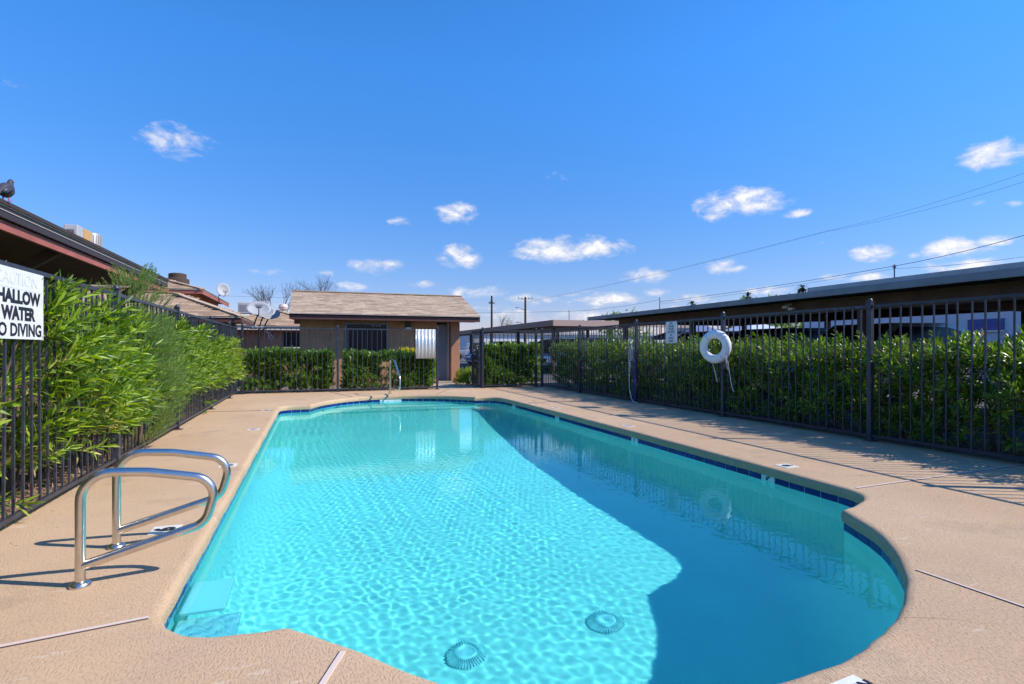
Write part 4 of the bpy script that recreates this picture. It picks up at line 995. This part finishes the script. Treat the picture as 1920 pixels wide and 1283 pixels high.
# satellite dishes
def dish(name, label, c, aim, w, h, mount, group=None, lnb=True):
    c, aim, mount = Vector(c), Vector(aim).normalized(), Vector(mount)
    t = thing(name, label, 'satellite dish', mount, group); x = Vector((0, 0, 1)).cross(aim).normalized(); y = aim.cross(x)
    vs_, fs_ = [tuple(c - aim * .05)], []; n, rr = 24, 5
    for i in range(1, rr + 1):
        for k in range(n):
            a = 2 * math.pi * k / n; q = i / rr; vs_.append(tuple(c + x * math.cos(a) * w / 2 * q + y * math.sin(a) * h / 2 * q + aim * (-.05 + .075 * q * q)))
    fs_ += [(0, 1 + k, 1 + (k + 1) % n) for k in range(n)]
    for i in range(rr - 1):
        for k in range(n): a, e_ = 1 + i * n + k, 1 + i * n + (k + 1) % n; fs_.append((a, a + n, e_ + n, e_))
    o = MB().add(vs_, fs_).build('reflector', mat('dish_grey', (.36, .37, .40), .6), t, smooth=True); m_ = o.modifiers.new('s', 'SOLIDIFY'); m_.thickness = .012
    back = c - aim * .09
    MB().tube([back, back - aim * .06 - Vector((0, 0, .08)), (mount + back) / 2 - aim * .06, mount], .022, 8).build('mast', mat('dish_mast', (.035, .03, .03), .5), t, smooth=True)
    if lnb:
        f_ = c + aim * .38 - y * h * .28; MB().tube([c - y * h * .5 - aim * .03, c - y * h * .55 + aim * .2, f_], .016, 6).build('feed_arm', MATS['dish_mast'], t, smooth=True)
        b = MB(); b.bar(f_ - x * .12, f_ + x * .12, .06, .07); b.tube([f_ + x * .05, f_ + x * .05 - aim * .1], .032, 8); b.tube([f_ - x * .05, f_ - x * .05 - aim * .1], .032, 8); b.build('feed_horn', M_grey, t)
aim = (.10, -1, .62); GD = 'satellite dishes clustered on one mast'
dish('satellite_dish', 'foremost grey dish of the cluster above the hedge, with feed arm', (-1.70, 20.35, 2.56), aim, .76, .54, (-1.86, 20.62, 2.04), GD)
dish('satellite_dish', 'middle dish of the cluster, mostly behind the foremost dish', (-1.58, 20.75, 2.50), aim, .74, .50, (-1.72, 21.0, 2.02), GD, False)
dish('satellite_dish', 'rearmost dish of the cluster, nearest the pump house', (-1.44, 21.1, 2.44), aim, .74, .48, (-1.60, 21.3, 1.98), GD, False)
t = thing('dish_mount', 'dark pole and braces carrying the dish cluster', 'mast', (-1.72, 20.9, 0))
MB().tube([(-1.74, 20.96, -.02), (-1.74, 20.96, 2.0)], .035, 8).build('pole', M_woodpole, t)
MB().bar((-1.9, 20.58, 2.0), (-1.56, 21.34, 1.96), .06, .06).build('cross_bar', M_grey, t)
b = MB(); b.tube([(-1.74, 20.9, 1.95), (-1.15, 20.7, 1.66)], .02, 6); b.tube([(-1.74, 20.9, 1.95), (-1.3, 20.6, 1.72)], .02, 6); b.build('brace', M_red, t)
b = MB()
for k in range(4): b.tube([(-1.98 + .13 * k, 20.5 + .1 * k, 1.93), (-1.88 + .13 * k, 20.44 + .1 * k, 1.93)], .05, 8)
b.build('clamps', M_lightgrey, t)
MB().tube(catmull3 if False else [(-1.5, 20.6, 1.8), (-1.38, 20.6, 1.74), (-1.26, 20.6, 1.60), (-1.30, 20.6, 1.50), (-1.40, 20.6, 1.58), (-1.42, 20.6, 1.72)], .012, 5).build('cable', M_rope, t, smooth=True)
dish('satellite_dish', 'white dish raised on the eave of the taller stucco house', (-4.40, 32.4, 4.30), (.45, -1, .25), .66, .72, (-4.62, 32.2, 3.84))

# ---------------------------------------------------------------- carports
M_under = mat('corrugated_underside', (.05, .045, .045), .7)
t = thing('carport', 'long dark flat roofed carport behind the oleander hedge', 'carport', (12, 7, 0))
b = MB()
x = 9.0; n = 0; prof = []
Y0, Y1 = -6.0, 17.2
yy = Y0; k = 0; vs_ = []
while yy < Y1:
    for dy, dz in ((0, 0), (.10, 0), (.13, .055), (.23, .055)): vs_ += [(9.02, min(yy + dy, Y1), 2.20 + dz), (15.6, min(yy + dy, Y1), 2.36 + dz)]
    yy += .26
m_ = len(vs_) // 2
b.add(vs_, [(2 * i, 2 * i + 1, 2 * i + 3, 2 * i + 2) for i in range(m_ - 1)])
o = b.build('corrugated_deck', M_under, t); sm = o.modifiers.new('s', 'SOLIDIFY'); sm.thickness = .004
MB().box(8.985, 9.015, Y0, 17.25, 2.195, 2.315).build('fascia', M_carportroof, t, bevel=.008)
MB().box(9.05, 9.09, Y0, 8.2, 2.32, 2.40).build('upper_fascia', mat('pale_fascia', (.42, .42, .42), .6, var=.1, vscale=3), t)
b = MB(); b.prism([(16.2, 2.20), (17.24, 2.285), (17.24, 2.312), (16.2, 2.312)], 'x', 9.03, 15.4); b.build('end_taper', M_carportroof, t)
MB().box(9.55, 9.70, Y0, 16.1, 1.93, 2.20).build('beam', M_carportbeam, t); MB().box(14.4, 14.55, Y0, 16.1, 2.05, 2.32).build('beam', M_carportbeam, t)
for yy in (-3, 1.8, 7.5, 12.4, 15.8):
    MB().box(9.56, 9.69, yy - .06, yy + .06, -.03, 1.93).build('post', M_carportbeam, t); MB().box(14.41, 14.54, yy - .06, yy + .06, -.03, 2.05).build('post', M_carportbeam, t)
    MB().box(9.72, 14.38, yy - .05, yy + .05, 2.02, 2.18).build('cross_beam', M_carportbeam, t)
lpz = thing('flood_light', 'twin flood light fixed under the long carport edge', 'lamp', (9.5, 9.2, 2.1))
MB().box(9.46, 9.545, 9.10, 9.22, 2.08, 2.13).build('head', M_white, lpz); MB().box(9.46, 9.545, 8.95, 9.07, 2.03, 2.08).build('head', M_white, lpz); MB().box(9.50, 9.548, 9.0, 9.18, 2.135, 2.17).build('bracket', M_grey, lpz)
t = thing('carport', 'tan fasciaed flat carport beyond the gate with vehicles beneath', 'carport', (13, 30, 0))
MB().box(10.7, 18.5, 24.0, 45, 2.50, 2.56).build('roof', M_carportroof, t)
MB().box(10.66, 10.70, 23.95, 45, 2.30, 2.58).build('fascia', mat('tan_fascia', (.26, .17, .12), .7, var=.1), t); MB().box(10.70, 18.5, 23.95, 23.99, 2.30, 2.58).build('fascia', mat('pink_fascia', (.46, .32, .26), .7), t)
MB().box(10.9, 11.05, 24.1, 44.5, 2.22, 2.5).build('beam', M_carportbeam, t)
for yy in (24.6, 29.5, 34.5, 39.5, 44):
    MB().box(10.9, 11.05, yy - .08, yy + .08, -.03, 2.22).build('post', M_carportbeam, t); MB().box(17.9, 18.05, yy - .08, yy + .08, -.03, 2.5).build('post', M_carportbeam, t)

# grey building beyond the long carport
t = thing('grey_building', 'plain grey block building seen under the long carport', 'building', (24, 6, 0))
MB().box(22, 30, -6, 20.2, -.03, 3.1).build('wall', mat('grey_block', (.56, .57, .62), .9, var=.08, vscale=1), t)
MB().box(21.8, 30.2, -6.2, 20.4, 3.101, 3.25).build('roof', M_grey, t)
for yy in (1.4, 5.0, 8.6, 12.0, 16.6): w_ = MB().box(21.95, 21.998, yy, yy + 1.1, 1.85, 2.25).build('window', mat('blue_glass', (.05, .10, .30), .1), t); MB().box(21.92, 21.999, yy - .05, yy + 1.15, 1.79, 1.85).build('sill', M_lightgrey, w_)
MB().box(19.5, 21.99, 3.2, 7.2, 1.72, 1.80).build('canopy', M_white, t)
t = thing('pink_wall', 'low pinkish block wall at the frame edge behind the hedge', 'wall', (18, 1, 0)); MB().box(17.6, 17.8, -6, 4.0, -.03, 1.75).build('blocks', mat('pink_block', (.42, .30, .28), .9, var=.1), t); MB().box(17.55, 17.85, -6, 4.02, 1.751, 1.80).build('coping', M_stucco, t)
t = thing('white_building', 'long pale building far behind the carports', 'building', (40, 75, 0))
MB().box(20, 58, 72, 84, -.03, 3.2).build('wall', mat('pale_render', (.62, .62, .62), .9), t); MB().box(19.7, 58.3, 71.7, 84.3, 3.201, 3.5).build('roof', M_lightgrey, t)
for k in range(6): MB().box(23 + k * 5.5, 25 + k * 5.5, 71.93, 71.999, 1.2, 2.2).build('window', M_glassdark, t)

# pitched shade canopies and leafy trees beyond the carport
def canopy(label, x, y, w, z0, z1, m):
    t = thing('shade_canopy', label, 'canopy', (x, y, -.03))
    MB().add([(x - w / 2, y - w / 2, z0), (x + w / 2, y - w / 2, z0), (x + w / 2, y + w / 2, z0), (x - w / 2, y + w / 2, z0), (x - .15, y, z1), (x + .15, y, z1)], [(0, 1, 5, 4), (1, 2, 5), (2, 3, 4, 5), (3, 0, 4), (0, 3, 2, 1)]).build('cover', m, t)
    MB().box(x - w / 2, x + w / 2, y - w / 2 - .01, y - w / 2, z0 - .16, z0).build('valance', m, t); MB().box(x - w / 2 - .01, x - w / 2, y - w / 2, y + w / 2, z0 - .16, z0).build('valance', m, t)
    for sx in (-1, 1):
        for sy in (-1, 1): MB().box(x + sx * (w / 2 - .05) - .025, x + sx * (w / 2 - .05) + .025, y + sy * (w / 2 - .05) - .025, y + sy * (w / 2 - .05) + .025, -.03, z0 - .001).build('leg', M_lightgrey, t)
canopy('slate blue pitched canopy seen past the rules sign', 19.2, 24.6, 3.2, 1.85, 2.6, mat('slate_tarp', (.10, .14, .26), .7))
canopy('pale blue pitched canopy seen left of the life ring', 19.4, 20.6, 3.2, 1.75, 2.5, mat('pale_tarp', (.42, .48, .60), .7))
def leafy_tree(label, x, y, h, r):
    t = thing('leafy_tree', label, 'tree', (x, y, -.03), 'leafy trees beyond the carports')
    MB().tube([(x, y, -.03), (x + .05, y, h * .3), (x - .05, y, h * .6)], [.16, .12, .06], 8).build('trunk', M_stem, t); pl = []
    for _ in range(420):
        a = R(0, 6.28); e_ = R(-.5, 1.4); k = r * R(.45, 1) * (1 + .25 * math.sin(3 * a + h)); pl.append(((x + math.cos(a) * math.cos(e_) * k, y + math.sin(a) * math.cos(e_) * k, h * .62 + math.sin(e_) * k * .75), (R(-1, 1), R(-1, 1), R(-.3, 1)), R(2.0, 3.4)))
    v_, t_ = scatter(SP_bush, pl, np.array([x, y, -.03])); me = np_mesh('crown', v_, t_); me.materials.append(LF_hedge); link('crown', me, None, t)
leafy_tree('small leafy tree seen under the long carport right of the life ring', 28.2, 27.6, 4.3, 2.1)
leafy_tree('small leafy tree seen above the hedge near the fence corner', 24.0, 40.0, 4.0, 2.2)
leafy_tree('small leafy tree beside it, nearer the life ring', 25.2, 27.0, 4.2, 1.9)

# ---------------------------------------------------------------- vehicles
def wheel(parent, x, y, r, w, rimm):
    ty = MB(); prof = [(r * .62, -w / 2), (r * .93, -w / 2), (r, -w * .36), (r, w * .36), (r * .93, w / 2), (r * .62, w / 2)]
    n = 22
    for (rr, yy) in prof:
        for k in range(n): a = 2 * math.pi * k / n; ty.v.append((x + rr * math.cos(a), y + yy, r + rr * math.sin(a)))
    for i in range(len(prof) - 1):
        for k in range(n): l_ = (k + 1) % n; ty.f.append((i * n + k, i * n + l_, (i + 1) * n + l_, (i + 1) * n + k))
    wh = ty.build('wheel', M_rubber, parent, smooth=True, local=True)
    b = MB()
    for s in (-1, 1):
        yy = y + s * w * .38; c = len(b.v); b.v.append((x, yy + s * .02, r))
        for k in range(n): a = 2 * math.pi * k / n; b.v.append((x + r * .62 * math.cos(a), yy, r + r * .62 * math.sin(a)))
        for k in range(n): b.f.append((c, c + 1 + k, c + 1 + (k + 1) % n))
    b.build('rim', rimm, wh, local=True)
    b = MB()
    for s in (-1, 1):
        for k in range(5): a = 2 * math.pi * k / 5 + .3; b.bar((x + r * .2 * math.cos(a), y + s * (w * .40 + .02), r + r * .2 * math.sin(a)), (x + r * .52 * math.cos(a), y + s * (w * .40 + .012), r + r * .52 * math.sin(a)), .07, .012)
    b.build('rim_slots', M_rubber, wh, local=True)
def vehicle(name, label, cat, loc, rz, paint, kind):
    t = thing(name, label, cat, loc, None, rz)
    if kind == 'pickup':
        L, Wd, r = 5.6, 1.95, .41
        body = [(-2.75, .55), (-2.80, .75), (-2.80, 1.12), (-.75, 1.14), (-.72, 1.2), (.95, 1.2), (2.60, 1.10), (2.78, .95), (2.80, .55), (2.45, .42), (-2.5, .45)]
        cab = [(-.75, 1.12), (-.55, 1.78), (-.2, 1.88), (.45, 1.85), (1.25, 1.16)]; wx = (-1.75, 1.80)
    elif kind == 'suv':
        L, Wd, r = 4.8, 1.9, .37
        body = [(-2.38, .5), (-2.42, .8), (-2.38, 1.10), (1.15, 1.10), (2.15, 1.02), (2.36, .85), (2.40, .5), (2.1, .34), (-2.1, .36)]
        cab = [(-2.36, 1.08), (-2.10, 1.72), (-1.6, 1.84), (.15, 1.82), (1.18, 1.08)]; wx = (-1.45, 1.45)
    else:
        L, Wd, r = 4.6, 1.8, .33
        body = [(-2.25, .45), (-2.30, .7), (-2.22, .95), (-1.5, 1.0), (.95, .98), (2.0, .86), (2.25, .68), (2.30, .42), (2.0, .26), (-2.0, .28)]
        cab = [(-1.75, .97), (-1.05, 1.36), (-.5, 1.44), (.25, 1.42), (1.15, .97)]; wx = (-1.38, 1.42)
    bd = MB().prism(body, 'y', -Wd / 2, Wd / 2).build('body', paint, t, bevel=.05, smooth=True, local=True)
    n = len(cab); cxm = sum(p[0] for p in cab) / n; zb = min(p[1] for p in cab); zt = max(p[1] for p in cab)
    vs_ = []
    for s in (-1, 1):
        for (x_, z_) in cab: vs_.append((x_, s * (Wd / 2 - .04 - .16 * (z_ - zb) / (zt - zb)), z_))
    MB().add(vs_, [tuple(range(n)), tuple(range(n, 2 * n))] + [(i, (i + 1) % n, n + (i + 1) % n, n + i) for i in range(n)]).build('cabin', paint, t, smooth=True, local=True)
    for s in (-1, 1):                                     # side glass and screens
        q = [(cxm + (x_ - cxm) * .88, z_ * .0 + zb + .06 + (z_ - zb) * .80) for (x_, z_) in cab]
        g_ = [(x_, s * (Wd / 2 - .028 - .16 * (z_ - zb) / (zt - zb)), z_) for (x_, z_) in q]; g2 = [(x_, y_ - s * .01, z_) for x_, y_, z_ in g_]
        MB().add(g_ + g2, [tuple(range(n)), tuple(range(n, 2 * n))] + [(i, (i + 1) % n, n + (i + 1) % n, n + i) for i in range(n)]).build('side_window', M_glassdark, t, local=True)
    (xa, za), (xb, zb_) = cab[-1], cab[-2]; d_ = Vector((za - zb_, 0, xa - xb)).normalized() * -1
    def glass(p, q, nm):
        p, q = Vector((p[0], 0, p[1])), Vector((q[0], 0, q[1])); nrm = Vector((-(q - p).z, 0, (q - p).x)).normalized()
        if nrm.x * (p.x - cxm) < 0: nrm = -nrm
        a, c = p.lerp(q, .12) + nrm * .012, p.lerp(q, .9) + nrm * .012; w1, w2 = Wd / 2 - .14, Wd / 2 - .26
        MB().add([a + Vector((0, -w1, 0)), a + Vector((0, w1, 0)), c + Vector((0, w2, 0)), c + Vector((0, -w2, 0))], [(0, 1, 2, 3)]).build(nm, M_glassdark, t, local=True)
    glass(cab[-1], cab[-2], 'windscreen'); glass(cab[0], cab[1], 'rear_window')
    fx = body[[i for i, p in enumerate(body) if p[0] == max(q[0] for q in body)][0]][0]
    for s in (-1, 1):
        zl = .72 if kind != 'pickup' else .92
        MB().box(fx - .16, fx - .015, s * (Wd / 2 - .22) - .17, s * (Wd / 2 - .22) + .17, zl - .08, zl + .06).build('headlight', mat('headlight_glass', (.75, .77, .8), .1), t, bevel=.015, local=True)
        MB().box(-fx - .0, -fx + .12, s * (Wd / 2 - .12) - .09, s * (Wd / 2 - .12) + .09, zl - .06, zl + .20).build('tail_light', mat('tail_red', (.35, .02, .02), .2), t, bevel=.01, local=True)
        for x_ in wx: wheel(t, x_, s * (Wd / 2 - .12), r, .24, M_lightgrey)
    for x_ in wx:
        for s in (-1, 1):
            b = MB(); y_ = s * (Wd / 2 + .004); n2 = 14
            ring = [(x_ + (r + .09) * math.cos(math.pi * k / n2), y_, r + (r + .09) * math.sin(math.pi * k / n2)) for k in range(n2 + 1)]
            ring2 = [(x, y2 - s * .05, z) for x, y2, z in ring]
            b.add(ring + ring2, [tuple(range(n2 + 1)), tuple(range(n2 + 1, 2 * n2 + 2))] + [(i, i + 1, n2 + 2 + i, n2 + 1 + i) for i in range(n2)]); b.build('wheel_arch', M_rubber, t, local=True)
    MB().box(fx - .03, fx + .02, -.5, .5, .55, .75).build('grille', M_rubber, t, local=True)
    MB().box(fx - .06, fx + .04, -Wd / 2 + .1, Wd / 2 - .1, .38, .52).build('bumper', M_grey, t, bevel=.02, local=True)
    if kind == 'pickup':
        MB().box(-2.72, -.82, -Wd / 2 + .1, Wd / 2 - .1, 1.0, 1.155).build('bed_liner', M_rubber, t, local=True)
        b = MB()
        for s in (-1, 1): b.tube([(-2.7, s * .88, 1.14), (-2.7, s * .88, 1.36), (-.85, s * .88, 1.36)], .03, 6)
        b.build('bed_rails', M_grey, t, local=True)
P_ = lambda n, c: mat(n, c, .25, .3, .5, coat=.5)
vehicle('pickup_truck', 'silver pickup truck parked beyond the pump house pillar', 'truck', (14.6, 51.4, -.03), math.radians(-8), P_('paint_silver', (.50, .50, .53)), 'pickup')
vehicle('parked_car', 'dark blue car nosing out by the open gate', 'car', (11.75, 36.4, -.03), math.radians(225), P_('paint_navy', (.018, .024, .075)), 'sedan')
cars = [((12.2, 3.6), (.40, .36, .36), 'suv', 'grey van under the long carport near the frame edge'), ((12.2, 9.4), (.34, .37, .44), 'suv', 'silver blue car roof above the hedge beside the life ring'),
        ((12.3, 12.6), (.05, .09, .20), 'suv', 'dark blue car roof above the hedge by the rules sign'), ((12.3, 15.4), (.62, .63, .66), 'suv', 'white car roof above the hedge by the coiled rope'),
        ((13.6, 26.5), (.55, .58, .66), 'suv', 'pale car parked under the front of the tan carport'), ((13.6, 31.2), (.16, .18, .22), 'suv', 'charcoal car parked mid way under the tan carport'), ((13.8, 42.0), (.30, .05, .06), 'suv', 'dark red car parked at the far end of the tan carport')]
for i, ((x, y), c, k, lb) in enumerate(cars): vehicle('parked_car', lb, 'car', (x, y, -.03), math.pi + R(-.03, .03), P_('paint_%d' % i, c), k)

# ---------------------------------------------------------------- poles and wires
def at_depth(px, py, d):
    u = (px - CX) / F * d; return Vector((d * math.sin(TH) + u * math.cos(TH), d * math.cos(TH) - u * math.sin(TH), H + (HY - py) / F * d))
def upole(label, top, r, arms, street=False):
    x, y, z = top; t = thing('utility_pole', label, 'utility pole', (x, y, -.03), 'utility poles')
    MB().tube([(x, y, -.03), (x, y, z)], [r * 1.2, r * .8], 10).build('shaft', M_woodpole, t, smooth=True)
    for (dz, w) in arms:
        c = MB().bar((x - w * .94, y + w * .34, z - dz), (x + w * .94, y - w * .34, z - dz), .06, .07).build('cross_arm', M_woodpole, t)
        b = MB()
        for q in (-.9, -.45, .45, .9): b.lathe([(.05, 0), (.06, .1), (.03, .18)], (x + w * .94 * q, y - w * .34 * q, z - dz + .06), 8)
        b.build('insulators', M_grey, c)
    if street:
        for dz, w in ((1.35, 1.2), (3.2, 1.1)): MB().tube([(x, y, z - dz - .4), (x - w * .6, y + .2, z - dz), (x - w, y + .35, z - dz)], [.04, .035, .09], 6).build('lamp_arm', M_grey, t)
    return t
p1, p2, p3, p4, p5 = at_depth(922, 555, 66), at_depth(985, 557, 70), at_depth(1067, 582, 88), at_depth(1237, 558, 80), at_depth(1677, 496, 48)
upole('dark wooden pole just right of the pump house roof', p1, .13, [(.9, .35)])
upole('wooden pole with cross arm and two lamp arms above the tan carport', p2, .15, [(.25, .95)], True)
upole('thin bare pole between the two carport roofs', p3, .06, [])
upole('thin pole rising behind the tip of the long carport', p4, .065, [])
upole('thin pole rising behind the near part of the long carport', p5, .06, [(.3, .12)])
def wire(label, pts, r, n=24, sag=.0):
    P = [Vector(p) for p in pts]; q = []
    for i in range(len(P) - 1):
        for k in range(n): s = k / n; v_ = P[i].lerp(P[i + 1], s); v_.z -= sag * 4 * s * (1 - s); q.append(v_)
    q.append(P[-1]); b = MB(); b.tube(q, r, 5); o = b.build('overhead_wire', M_wire); tag(o, label, 'wire', 'overhead wires')
wire('upper thin overhead wire climbing to the frame edge above the clouds', [at_depth(985, 566, 70), at_depth(1552, 433, 40), at_depth(1990, 300, 26)], .007, sag=.25)
wire('second thin overhead wire just below the uppermost one', [at_depth(985, 568, 70.2), at_depth(1552, 434, 40.2), at_depth(1990, 319, 26)], .007, sag=.25)
wire('heavy black overhead wire passing the near thin pole', [at_depth(1237, 566, 80), at_depth(1677, 499, 48), at_depth(2000, 418, 34)], .022, sag=.2)
wire('low thin overhead wire under the heavy black one', [at_depth(1237, 570, 80), at_depth(1677, 504, 48), at_depth(2000, 470, 38)], .012, sag=.2)
wire('long level overhead wire low behind the two carports', [at_depth(700, 583, 120), at_depth(1067, 584, 88), at_depth(1237, 562, 80)], .018, sag=.3)
wire('faint overhead wire behind the satellite dishes', [at_depth(200, 546, 90), at_depth(560, 559, 95)], .016, sag=.1)

# ---------------------------------------------------------------- bare trees and palms
def bare_tree(label, base, h, spread, seed):
    r = random.Random(seed); x, y = base; t = thing('bare_tree', label, 'tree', (x, y, -.03)); tr, tw_ = MB(), MB()
    def grow(p, d, l, rad, lev):
        q = p + d * l; (tr if lev < 2 else tw_).tube([p, p.lerp(q, .5) + Vector((r.uniform(-1, 1), r.uniform(-1, 1), 0)) * l * .05, q], [rad, rad * .82, rad * .6], 6 if lev < 2 else 4, caps=False)
        if lev >= 6: return
        for k in range(3 if lev < 4 else 2):
            nd = (d + Vector((r.uniform(-1, 1), r.uniform(-1, 1), r.uniform(-.35, .75))) * spread).normalized(); grow(q, nd, l * r.uniform(.62, .82), rad * .58, lev + 1)
    grow(Vector((x, y, -.03)), Vector((0, 0, 1)), h * .34, h * .02, 0)
    tr.build('trunk', M_woodpole, t); tw_.build('twigs', M_woodpole, t)['kind'] = 'stuff'
bare_tree('leafless tree behind the satellite dishes and roof vent', (-2.6, 44), 5.9, .62, 3)
bare_tree('leafless tree peeking over the pump house ridge', (1.2, 52), 6.9, .6, 8)
bare_tree('leafless tree behind the pole with lamp arms', (26, 78), 5.6, .7, 5)
def palm(label, top, rad):
    x, y, z = top; t = thing('palm_tree', label, 'tree', (x, y, -.03), 'far palms'); MB().tube([(x, y, -.03), (x + .1, y, z * .5), (x, y, z)], [.2, .16, .14], 8).build('trunk', M_woodpole, t)
    b = MB()
    for k in range(34):
        a = R(0, 6.28); e_ = R(-.7, 1.2); d = Vector((math.cos(a) * math.cos(e_), math.sin(a) * math.cos(e_), math.sin(e_))); s = Vector((-math.sin(a), math.cos(a), 0)); l = rad * R(.8, 1.1)
        prev = None; c = Vector((x, y, z)); pts = []
        for i in range(5): q = i / 4; pts.append(c + d * l * q - Vector((0, 0, l * .45 * q * q)))
        w = [.02, .10, .13, .09, .01]
        vs_ = []
        for i in range(5): vs_ += [pts[i] - s * w[i] * rad, pts[i] + s * w[i] * rad]
        b.add(vs_, [(2 * i, 2 * i + 1, 2 * i + 3, 2 * i + 2) for i in range(4)])
    b.build('crown', mat('palm_frond', (.035, .05, .02), .6), t)
palm('small palm top over the tip of the tan carport', at_depth(1092, 606, 75), .9)
palm('small palm top beside the tip of the long carport', at_depth(1142, 604, 60), .9)
palm('small palm top over the long carport near the thin pole', at_depth(1298, 570, 75), .9)
palm('palm top over the long carport, midway along', at_depth(1402, 556, 75), 1.2)
palm('dark palm top where the pale upper fascia starts', at_depth(1505, 540, 60), .9)

# ---------------------------------------------------------------- pigeon on the eave
px_, py_, pz_ = AX + .02, 7.62, 2.848
t = thing('pigeon', 'dark pigeon with pink feet standing on the long eave', 'bird', (px_, py_, pz_))
path = [(a_, b_ - .032, c_, d_) for a_, b_, c_, d_ in [(-.21, .060, .008, .5), (-.15, .085, .022, .5), (-.10, .115, .045, .8), (-.04, .135, .070, 1), (.02, .150, .080, 1.05), (.065, .170, .072, 1.05), (.095, .205, .052, 1), (.105, .235, .037, 1), (.112, .258, .032, 1), (.128, .272, .031, 1), (.148, .270, .024, 1), (.160, .264, .012, .9)]]
b = MB(); n = 16; rings_ = []
for i, (yy, zz_, r_, fl) in enumerate(path):
    a = path[max(i - 1, 0)]; c = path[min(i + 1, len(path) - 1)]; tn = Vector((0, c[0] - a[0], c[1] - a[1])).normalized(); up = Vector((1, 0, 0)).cross(tn)
    for k in range(n):
        an = 2 * math.pi * k / n; v_ = Vector((px_, py_ + yy, pz_ + zz_)) + Vector((1, 0, 0)) * math.cos(an) * r_ * (.86 if fl >= .8 else 1.6) + up * math.sin(an) * r_ * fl; b.v.append(tuple(v_))
for i in range(len(path) - 1):
    for k in range(n): l_ = (k + 1) % n; b.f.append((i * n + k, i * n + l_, (i + 1) * n + l_, (i + 1) * n + k))
b.f.append(tuple(range(n))[::-1]); b.f.append(tuple((len(path) - 1) * n + k for k in range(n)))
o = b.build('body', mat('pigeon_feathers', (.022, .024, .040), .55, var=.5, vscale=60, col2=(.075, .07, .085)), t, smooth=True)
b = MB(); b.tube([(px_, py_ + .155, pz_ + .234), (px_, py_ + .178, pz_ + .226), (px_, py_ + .188, pz_ + .218)], [.009, .006, .002], 8); b.build('beak', mat('beak_pink', (.30, .16, .18), .5), t)
for s in (-1, 1):
    MB().lathe([(.0055, -.002), (.0055, .002), (.003, .004)], (px_ + s * .026, py_ + .134, pz_ + .244), 8).build('eye', mat('eye_orange', (.55, .14, .02), .2), t)
    b = MB(); b.tube([(px_ + s * .025, py_ + .015, pz_ + .07), (px_ + s * .026, py_ + .02, pz_ + .04), (px_ + s * .026, py_ + .025, pz_ + .006)], [.012, .007, .006], 6)
    for dx in (-.018, 0, .018): b.tube([(px_ + s * .026, py_ + .025, pz_ + .006), (px_ + s * .026 + dx, py_ + .06, pz_ + .004)], [.005, .003], 5)
    b.tube([(px_ + s * .026, py_ + .025, pz_ + .006), (px_ + s * .026, py_ + .0, pz_ + .004)], [.005, .003], 5); b.build('leg', mat('pigeon_pink', (.50, .10, .13), .5), t)
    b = MB(); b.add([(px_ + s * .066, py_ + .05, pz_ - .032 + .185), (px_ + s * .074, py_ + .0, pz_ - .032 + .16), (px_ + s * .066, py_ - .06, pz_ - .032 + .125), (px_ + s * .030, py_ - .16, pz_ - .032 + .085), (px_ + s * .055, py_ - .02, pz_ - .032 + .195), (px_ + s * .045, py_ - .09, pz_ - .032 + .16), (px_ + s * .058, py_ + .02, pz_ - .032 + .115), (px_ + s * .05, py_ - .08, pz_ - .032 + .088)],
        [(0, 4, 1), (4, 5, 2, 1), (5, 3, 2), (0, 1, 6), (1, 2, 7, 6), (2, 3, 7)]); o = b.build('wing', mat('wing_grey', (.035, .036, .055), .5), t, smooth=True); m_ = o.modifiers.new('s', 'SOLIDIFY'); m_.thickness = .008
